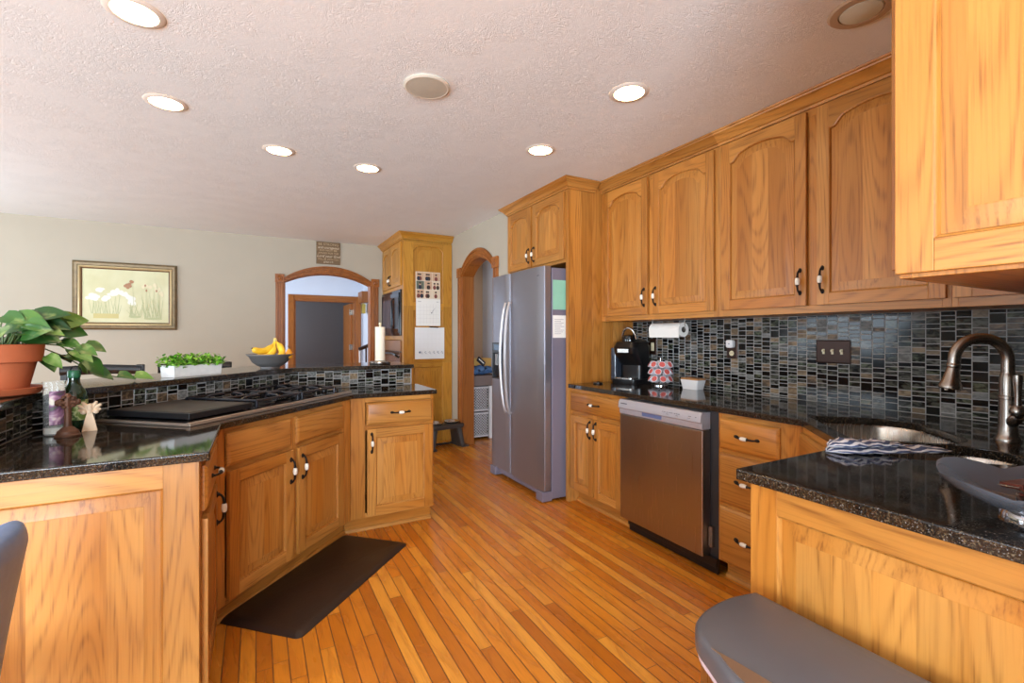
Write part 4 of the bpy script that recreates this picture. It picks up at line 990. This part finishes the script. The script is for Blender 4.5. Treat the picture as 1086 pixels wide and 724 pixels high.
# ------------------------------------------------------------------ back wall pictures
pc = thing('framed_picture', 'framed flower print of white tulips and irises on the beige wall', 'picture', (-1.231, 6.498, 1.712))
FWd, FHt = .893, .722
for nm, pr, mat in (('frame', [(0, 0), (0, -.022), (.018, -.034), (.040, -.028), (.046, -.018), (.046, 0)], plain('bronze_frame', (128, 108, 76), .4, .35, .5, .3, 25)), ('inner_frame', [(.046, -.002), (.046, -.026), (.056, -.030), (.066, -.018), (.066, -.002)], plain('champagne_frame', (206, 184, 140), .35, .4)), ('fillet', [(.066, -.002), (.066, -.018), (.078, -.012), (.078, -.002)], plain('brown_fillet', (96, 62, 36), .4))):
    mb = MB(); rect = lambda t, y: [(-FWd / 2 + t, y, -FHt / 2 + t), (FWd / 2 - t, y, -FHt / 2 + t), (FWd / 2 - t, y, FHt / 2 - t), (-FWd / 2 + t, y, FHt / 2 - t)]
    mb.loft([rect(*p_) for p_ in pr] + [rect(*pr[0])], 0, False, False); mb.build(nm, mat, pc)
n = N('print_paper', .6, 0, .3); n.set(n.b, 'Base Color', n.ramp(n.noise(n.obj(), 4, 3), [(.3, lin(206, 202, 158)), (.7, lin(222, 220, 184))])); mb = MB(); mb.box(-FWd / 2 + .076, FWd / 2 - .076, -.010, -.003, -FHt / 2 + .076, FHt / 2 - .076); pp = mb.build('print', n.mat, pc)
PW = plain('petal_white', (232, 232, 220), .6); PG = plain('sage_leaf', (184, 188, 142), .6); PB = plain('rust_iris', (176, 128, 94), .6); PO = plain('basket_ochre', (202, 190, 128), .6); PP = plain('petal_cream', (226, 216, 180), .6)
mb = MB(); lay = [0]
def blob(cx, cz, rx_, rz_, m):
    lay[0] += 1; y = -.0102 - .00003 * lay[0]
    mb.add([(cx + rx_ * math.cos(2 * math.pi * i / 12), y, cz + rz_ * math.sin(2 * math.pi * i / 12)) for i in range(12)], [tuple(range(12))], m)
def stalk(x0, z0, x1, z1, w_=.003, m=1):
    lay[0] += 1; y = -.0102 - .00003 * lay[0]
    mb.add([(x0 - w_, y, z0), (x0 + w_, y, z0), (x1 + w_ * .4, y, z1), (x1 - w_ * .4, y, z1)], [(0, 1, 2, 3)], m)
rnd.seed(3)
for k in range(26): x = rnd.uniform(-.30, -.05); stalk(x, -.19, x + rnd.uniform(-.03, .03), rnd.uniform(-.10, .02))
for cx, cz in ((-.31, -.01), (-.23, .06), (-.17, -.02), (-.12, .03), (-.06, .05), (-.02, .01), (-.25, -.02), (.05, -.06), (.03, -.02)):
    for k in range(4): blob(cx + rnd.uniform(-.022, .022), cz + rnd.uniform(-.018, .018), rnd.uniform(.018, .030), rnd.uniform(.014, .028), 0)
lay[0] += 1; mb.add([(-.28, -.0118, -.24), (-.07, -.0118, -.24), (-.07, -.0118, -.19), (-.28, -.0118, -.19)], [(0, 1, 2, 3)], 3)
for k in range(12): x = rnd.uniform(.02, .12); stalk(x, -.22, x + rnd.uniform(-.06, .06), rnd.uniform(-.16, -.06), .004)
for k in range(26): x = rnd.uniform(.15, .31); stalk(x, -.24, x + rnd.uniform(-.05, .03), rnd.uniform(-.12, .10), .003)
blob(.07, -.22, .055, .014, 1); blob(.23, -.24, .085, .012, 1); stalk(.06, -.12, .05, .12, .002)
for k in range(9): blob(.01 + rnd.uniform(-.03, .035), .12 + rnd.uniform(-.03, .045), .016, .015, 2)
for cx, cz in ((.15, .11), (.19, .13), (.27, .08), (.24, .12), (.30, .03)):
    for k in range(3): blob(cx + rnd.uniform(-.018, .018), cz + rnd.uniform(-.02, .02), .014, .020, 4)
for cx, cz in ((.16, .125), (.17, .07), (.26, .07)): blob(cx, cz, .008, .014, 2)
mb.build('painted_flowers', [PW, PG, PB, PO, PP], pp, flip=False)

sg = thing('wall_sign', 'small square brown wooden sign with white lettering above the arch', 'sign', (.822, 6.498, 2.352))
mb = MB()
for k in range(5): mb.box(-.145, .145, -.016, 0, -.143 + .0572 * k, -.143 + .0572 * (k + 1), 'x')
mb.build('board', oak('weathered_board', lin(136, 112, 82), lin(124, 98, 68), lin(96, 72, 46), .7), sg, .001)
SIGNW = plain('sign_white', (226, 208, 182), .7); SIGNT = plain('sign_tan', (196, 168, 132), .7)
def text(s, parent, z, size, mat, sx=1.0, shear=0, x=0, y=-.0165, nm='lettering'):
    cu = bpy.data.curves.new('lettering', 'FONT'); cu.body = s; cu.size = size; cu.align_x = 'CENTER'; cu.extrude = .0006; cu.shear = shear; cu.resolution_u = 2
    t = bpy.data.objects.new('tmp', cu); C.objects.link(t)
    me = bpy.data.meshes.new_from_object(t.evaluated_get(bpy.context.evaluated_depsgraph_get())); bpy.data.objects.remove(t); me.materials.clear(); me.materials.append(mat)
    o = bpy.data.objects.new(nm, me); C.objects.link(o); o.parent = parent; o.location = (x, y, z); o.rotation_euler = (R(90), 0, 0); o.scale = (sx, 1, 1); return o
text('BE STRONG', sg, .096, .046, SIGNT); text('and courageous', sg, .056, .042, SIGNW, .95, .3); text('DO NOT BE', sg, .022, .036, SIGNT, 1.1); text('AFRAID FOR THE', sg, -.014, .034, SIGNT, .95)
text('Lord your God', sg, -.056, .046, SIGNW, .98, .3); text('WILL BE WITH YOU', sg, -.092, .030, SIGNT, .95); text('JOSH 1:9', sg, -.126, .030, SIGNW)

# ------------------------------------------------------------------ tall oven cabinet at the back
ov = thing('oven_cabinet', 'tall golden oak oven cabinet in the far corner, calendars on its panelled end', 'cabinet', (1.52, 6.498, 0), -90)
OW, OD = 1.015, .605
mb = MB(); mb.box(0, OW, .0, .02, .0, .12, 'x'); mb.box(0, .05, 0, .02, .12, 2.43); mb.box(OW - .06, OW, 0, .02, .12, 2.43); mb.box(.05, OW - .06, 0, .02, 2.40, 2.43, 'x')
mb.box(.05, OW - .06, 0, .02, 1.845, 1.885, 'x'); mb.box(.05, OW - .06, 0, .02, 1.235, 1.285, 'x'); mb.box(.05, OW - .06, 0, .02, .46, .52, 'x')
mb.box(0, OW, .02, OD, .0, .02); mb.box(0, .02, .02, OD, .02, 2.43); mb.box(OW - .02, OW, .02, OD, .02, 2.43); mb.box(.02, OW - .02, OD - .02, OD, .02, 2.43); mb.box(.02, OW - .02, .02, OD - .02, 2.41, 2.43)
mb.box(.02, OW - .02, .02, OD - .02, 1.25, 1.27); mb.box(.02, OW - .02, .02, OD - .02, 1.855, 1.875); mb.box(.02, OW - .02, .02, OD - .02, .48, .50)
mb.build('cabinet_body', OAKY, ov, .0015)
put_door(ov, .06, .475, 1.885, 2.405, 0, .05, .45, 1.98, mat=OAKY); put_door(ov, .485, .955, 1.885, 2.405, 0, .05, .51, 1.98, mat=OAKY)
put_drawer(ov, .06, .955, .15, .45, mat=OAKY)
m = door_mesh(.0, OD, 1.64, 2.40, .055, .12, .014, .04, octag=True)
m.build('end_panel', OAKY, ov, .0016, loc=(OW, 0, 0), rot=(0, 0, R(90)))
door_mesh(.0, OD, .96, 1.64, 0, .12, .014, .05).build('end_panel', OAKY, ov, .0016, loc=(OW, 0, 0), rot=(0, 0, R(90)))
door_mesh(.0, OD, .0, .96, 0, .12, .014, .05).build('end_panel', OAKY, ov, .0016, loc=(OW, 0, 0), rot=(0, 0, R(90)))
sweep(MB(), [(0, 0), (OW + .014, 0), (OW + .014, OD)], CROWN).build('crown_molding', OAKY, ov)
mw = thing('microwave', 'black built-in microwave in the tall oven cabinet', 'microwave', (1.52, 6.44, 1.29), -90)
mb = MB(); mb.box(.0, .89, .0, .45, .0, .54); mb.build('case', BLACKP, mw, .002)
mb = MB(); mb.box(-.01, .90, -.02, -.001, -.004, .548); mb.box(.02, .87, -.032, -.02, .03, .515); mb.build('door', BLACKG, mw, .004)
mb = MB(); mb.box(.08, .58, -.036, -.033, .09, .45); mb.build('window', plain('mw_window', (70, 78, 92), .12, .3), mw)
mb = MB(); mb.tube([(.64, -.033, .09), (.64, -.06, .12), (.64, -.06, .42), (.64, -.033, .45)], .009, 8); mb.build('handle', BLACKP, mw)
mb = MB(); mb.box(.70, .85, -.035, -.033, .08, .46); mb.build('control_panel', BLACKP, mw)
wo = thing('wall_oven', 'built-in wall oven with black curved handle beneath the microwave', 'oven', (1.52, 6.44, .525), -90)
mb = MB(); mb.box(.0, .89, .0, .50, .0, .70); mb.build('case', BLACKP, wo, .002)
mb = MB(); mb.box(-.005, .895, -.022, -.001, .0, .565); mb.build('door', plain('oven_reflected_brown', (126, 84, 54), .25, .5), wo, .004)  # stainless front: reflected brown is put into the door and panel colours
mb = MB(); mb.box(-.005, .895, -.018, -.001, .575, .705); mb.build('control_panel', plain('oven_panel', (150, 104, 66), .3, .4), wo, .004)
mb = MB(); mb.box(.14, .75, -.025, -.0225, .12, .44); mb.build('window', BLACKG, wo)
mb = MB(); mb.tube([(.05, -.023, .50), (.06, -.06, .53), (.12, -.068, .545), (.78, -.068, .545), (.84, -.06, .53), (.85, -.023, .50)], .014, 8); mb.build('handle', BLACKP, wo)

# calendars on the panelled end (front face at Y = 5.483 - .014)
YF = 6.498 - OW - .0145
cal = thing('wall_calendar', 'photo calendar with nine small pictures hung on the oak end panel', 'calendar', (1.822, YF - .001, 1.405))
mb = MB(); mb.box(-.152, .152, -.0035, 0, 0, .325); pg = mb.build('month_page', WHITE, cal)
mb = MB()
for k in range(1, 6): mb.box(-.14, .14, -.0042, -.0036, .045 * k, .045 * k + .0015)
for k in range(1, 7): mb.box(-.14 + .04 * k, -.1385 + .04 * k, -.0042, -.0036, .02, .26)
mb.box(-.13, -.09, -.0045, -.0036, .285, .296); mb.box(.10, .13, -.0045, -.0036, .285, .294); mb.build('printed_grid', plain('grid_grey', (206, 202, 200), .8), pg)
mb = MB(); mb.box(.035, .048, -.0045, -.0036, .15, .162); mb.tube([(.04, -.0045, .155), (.07, -.0045, .20), (.085, -.0045, .215)], .0012, 4); mb.build('pen_mark', plain('pen', (60, 60, 70), .8), pg)
mb = MB(); mb.box(-.156, .150, -.0035, 0, .327, .645); ph = mb.build('picture_page', plain('page_cream', (236, 226, 206), .7), cal)
cols = [plain('photo_a', (60, 44, 38), .5), plain('photo_b', (206, 170, 140), .5), plain('photo_c', (104, 108, 92), .5), plain('photo_d', (128, 66, 58), .5), plain('photo_e', (226, 206, 180), .5), plain('photo_f', (40, 44, 60), .5)]
rnd.seed(5)
for i in range(3):
    for j in range(3):
        mb = MB(); x0, z0 = -.149 + i * .100, .333 + j * .104; lay[0] = 0
        mb.box(x0, x0 + .096, -.0042, -.0036, z0, z0 + .099, m=rnd.choice((2, 4, 1, 4)))
        for k in range(rnd.choice((1, 2, 3))):
            cx = x0 + rnd.uniform(.025, .07); cz = z0 + .03
            for (dx, dz, rx_, rz_, mm) in ((0, -.005, .020, .026, rnd.choice((0, 3, 5))), (0, .034, .013, .015, 1), (0, .043, .014, .010, 0)):
                lay[0] += 1; mb.add([(cx + dx + rx_ * math.cos(2 * math.pi * q_ / 10), -.0043 - .00005 * lay[0], max(z0, cz + dz + rz_ * math.sin(2 * math.pi * q_ / 10))) for q_ in range(10)], [tuple(range(10))], mm)
        mb.build('photo', cols, ph, flip=False)
wb = thing('whiteboard_calendar', 'white dry-erase calendar below the photo calendar on the oak end panel', 'calendar', (1.845, YF - .001, 1.008))
mb = MB(); mb.box(-.188, .178, -.006, 0, 0, .378); bd_ = mb.build('board', plain('dry_erase', (236, 236, 236), .25), wb)
mb = MB()
for k in range(1, 6): mb.box(-.175, .165, -.0066, -.0061, .06 * k, .06 * k + .0012)
for k in range(1, 7): mb.box(-.175 + .0486 * k, -.1738 + .0486 * k, -.0066, -.0061, .02, .345)
mb.build('printed_grid', plain('grid_light', (218, 216, 214), .8), bd_)
mb = MB()
for k in range(6):
    x = -.125 + k * .052; mb.tube([(x, -.0068, .075), (x + .015, -.0068, .092), (x + .022, -.0068, .080), (x + .012, -.0068, .068), (x + .03, -.0068, .062)], .002, 4)
mb.lathe([(.012, 0), (.012, .0006)], 10, M=Matrix.Translation((-.13, -.0064, .08)) @ Matrix.Rotation(R(90), 4, 'X')); mb.build('marker_writing', plain('marker', (90, 104, 126), .8), bd_)
mb = MB(); mb.tube([(-.01, -.012, .384), (.10, -.012, .380)], .007, 8); mb.build('marker_pen', BLACKP, wb)

# sconce and stair rail in the hall
sc = thing('wall_sconce', 'brown box sconce with gold pendant below, on the pale hall wall', 'sconce', (1.779, 8.80, 1.80), 0)
mb = MB(); mb.box(-.13, 0, -.17, .17, .08, .28); mb.build('box', OAKD, sc, .004)
mb = MB(); mb.tube([(-.07, 0, .08), (-.07, 0, .06)], .01, 8); mb.box(-.10, -.04, -.06, .06, -.11, .06); mb.build('pendant', plain('brass', (196, 168, 82), .3, .8), sc)
st = thing('stair_rail', 'dark wooden stair railing with pale balusters beyond the back arch', 'railing', (1.60, 8.0, 0), 0)
mb = MB(); mb.tube([(-.12, 0, 1.06), (.10, 0, 1.15), (.45, 0, 1.28)], .03, 8); mb.build('handrail', plain('dark_rail', (52, 28, 18), .35), st)
for x in (-.10, .0, .10, .2, .3): mb = MB(); mb.lathe([(.018, 0), (.016, .3), (.022, .5), (.014, .7), (.016, 1.06 + (x + .1) * .38)], 8, c=(x, 0, 0)); mb.build('baluster', plain('baluster_dark', (70, 40, 26), .4) if x > -.05 else WHITEP, st)

# ------------------------------------------------------------------ side hall things, dog feeder
df = thing('dog_feeder', 'grey raised pet feeder stand by the narrow arch', 'pet feeder', (1.905, 5.16, 0), 10)
DFM = plain('feeder_grey', (66, 60, 56), .45)
mb = MB(); mb.loft([[(x, y, z) for x, y in rr2(w_, d_, .06)] for w_, d_, z in ((.44, .24, .225), (.45, .25, .235), (.45, .25, .262), (.43, .23, .268))], 0); mb.build('top', DFM, df)
for s in (-1, 1):
    mb = MB(); mb.loft([[(s * (.155 + .04 * t) + x, y * (1 + .2 * t), .225 * (1 - t) + .02 * t) for x, y in rr2(.06, .20, .025)] for t in (0, .3, .7, 1)], 0)
    mb.box(s * .21 - .045, s * .21 + .045, -.14, .14, 0, .022); mb.build('leg', DFM, df, .004)
mb = MB(); mb.tube([(-.2, .10, .012), (0, .12, .012), (.2, .10, .012)], .012, 6); mb.build('crossbar', DFM, df)
for k, s in enumerate((-1, 1)):
    o = MB().lathe([(.06, .269), (.075, .272), (.088, .292), (.093, .294), (.090, .297), (.083, .293), (.066, .276), (.002, .274)], 24).build('pet_bowl', CHROME, loc=(1.905 + s * .105 * math.cos(R(10)), 5.16 + s * .105 * math.sin(R(10)), 0))
    tag(o, ('steel pet bowl in the feeder, the one nearer the oak cabinet end', 'steel pet bowl in the feeder, the one nearer the narrow arch')[k], 'pet bowl', 'steel pet bowls in the feeder')

cg = thing('lattice_cart', 'white lattice-fronted storage cart seen through the narrow arch', 'storage cart', (2.33, 5.34, 0))
LATM = plain('lattice_white', (206, 200, 202), .5)
mb = MB(); mb.box(0, .40, .03, .36, .02, .66); mb.build('case', plain('cart_grey', (84, 74, 72), .6), cg)
for z0 in (.03, .35):
    mb = MB(); mb.box(0, .24, 0, .028, z0, z0 + .02); mb.box(0, .24, 0, .028, z0 + .28, z0 + .30); mb.box(0, .018, 0, .028, z0, z0 + .3)
    for i in range(-6, 10):
        for s in (-1, 1):
            x0 = i * .034 if s > 0 else .24 - i * .034; seg = []
            a = max(0, (0 - x0) / s if s > 0 else (x0 - .24) / 1); 
            p = [(x0 + s * t, z0 + .02 + t) for t in [q_ * .26 / 26 for q_ in range(27)]]; p = [q_ for q_ in p if .012 <= q_[0] <= .232]
            if len(p) > 2: mb.tube([(p[0][0], .016, p[0][1]), (p[-1][0], .016, p[-1][1])], .0045, 4)
    mb.build('lattice_panel', LATM, cg)
mb = MB(); mb.box(.24, .32, -.02, .03, .0, .66); mb.build('corner_post', WHITEP, cg, .006)
mb = MB(); mb.box(-.01, .40, -.01, .36, .665, .79); mb.build('drawer_box', plain('cart_brown', (122, 104, 98), .6), cg, .003)
BLU = N('blue_fabric', .85, 0, .2); BLU.set(BLU.b, 'Base Color', BLU.ramp(BLU.noise(BLU.obj(), 16, 2, .5, .5), [(.4, lin(58, 86, 130)), (.55, lin(96, 128, 172)), (.7, lin(36, 44, 66))]))
o = MB()
for k in range(5): o.lathe([(.01, 0), (.075, .01), (.085, .045), (.06, .085), (.01, .10)], 14, c=(2.39 + .05 * k, 5.44 + .05 * (k % 2), .792 + .012 * (k % 3)), rx=1.0, ry=.8)
tag(o.build('bag', BLU.mat, sharp=80), 'crumpled blue cloth bag lying on top of the lattice cart', 'bag')
mb = MB(); mb.box(-.06, .06, -.008, .008, -.035, .035); mb.box(-.045, .045, -.0095, -.008, -.008, .008, m=1)
tag(mb.build('wallet', [plain('dark_navy', (36, 38, 52), .5), WHITE], loc=(2.47, 5.36, .965), rot=(R(-30), R(40), 0), bevel=.003), 'dark striped pouch tilted on the blue bag', 'pouch')
mb = MB(); mb.box(0, .36, 0, .12, 0, .20); mb.box(.0, .36, -.002, 0, .08, .10, m=1)
tag(mb.build('cardboard_box', [plain('yellow_box', (218, 170, 92), .7), plain('tape', (190, 140, 70), .5)], loc=(2.36, 5.58, .7925), bevel=.002), 'yellow box behind the blue bag on the lattice cart', 'box')
o = MB(); o.tube([(0, 0, 0), (.012, 0, .7), (.02, 0, 1.2)], .010, 8); o.lathe([(.006, 0), (.018, .008), (.016, .028), (.002, .034)], 10, c=(.02, 0, 1.195))
tag(o.build('walking_stick', plain('pale_stick', (198, 180, 156), .5), loc=(2.315, 5.30, 0)), 'pale stick with round knob leaning beside the lattice cart', 'stick')

# ------------------------------------------------------------------ ceiling lights
emi = bpy.data.materials.new('lamp_diffuser'); emi.use_nodes = True; b = emi.node_tree.nodes['Principled BSDF']
b.inputs['Emission Color'].default_value = LAMP_COLOR; b.inputs['Emission Strength'].default_value = LAMP_STRENGTH
TRIM = plain('lamp_trim', (226, 214, 200), .5)
LG = 'lit recessed ceiling lights'
lights = [(-.40, 2.23, 'lit recessed light at the top left edge, nearest over the left counter'), (-.413, 3.02, 'lit recessed light above the planter, second of the left row'), (.133, 3.44, 'lit recessed light above the fruit bowl'),
          (.71, 3.50, 'lit recessed light nearest the tall oven cabinet'), (1.637, 1.79, 'lit recessed light in front of the sink-side wall cabinets'), (1.634, 2.62, 'lit recessed light in front of the refrigerator cabinet')]
base = None
for x, y, lab in lights:
    if base is None:
        base = thing('ceiling_light', lab, 'ceiling light', (x, y, CZ), 0, LG)
        MB().lathe([(.072, -.001), (.074, -.007), (.090, -.006), (.098, -.001)], 32, cap0=False, cap1=False).build('trim_ring', TRIM, base)
        MB().lathe([(.073, -.003), (.04, -.005), (.001, -.006)], 32).build('diffuser', emi, base)
    else:
        o = dup(base); o.location = (x, y, CZ); o['label'] = lab
o = thing('ceiling_light', 'unlit recessed ceiling light with wide tan trim, partly behind the foreground cabinet', 'ceiling light', (1.985, .925, CZ), 0)
MB().lathe([(.070, -.001), (.072, -.010), (.098, -.008), (.106, -.001)], 32, cap0=False, cap1=False).build('trim_ring', plain('tan_trim', (186, 160, 132), .5), o)
MB().lathe([(.071, -.001), (.066, -.010), (.03, -.016), (.001, -.018)], 32).build('diffuser', plain('frosted_lens', (210, 214, 200), .3), o)
o = dup(base); o.location = (2.85, 6.1, CZ); o['label'] = 'added unseen ceiling light brightening the side hall beyond the narrow arch'  # extra lamp copy added out of view to brighten the side hall
sp = thing('ceiling_speaker', 'round cream flush speaker in the ceiling', 'speaker', (.73, 2.21, CZ), 0)
MB().lathe([(.110, -.001), (.112, -.008), (.102, -.014), (.096, -.013)], 36, cap0=False, cap1=False).build('rim', plain('speaker_rim', (212, 202, 184), .6), sp)
MB().lathe([(.097, -.013), (.05, -.015), (.001, -.0155)], 36).build('grille', plain('speaker_grille', (196, 188, 170), .8, 0, .2, .15, 300), sp)
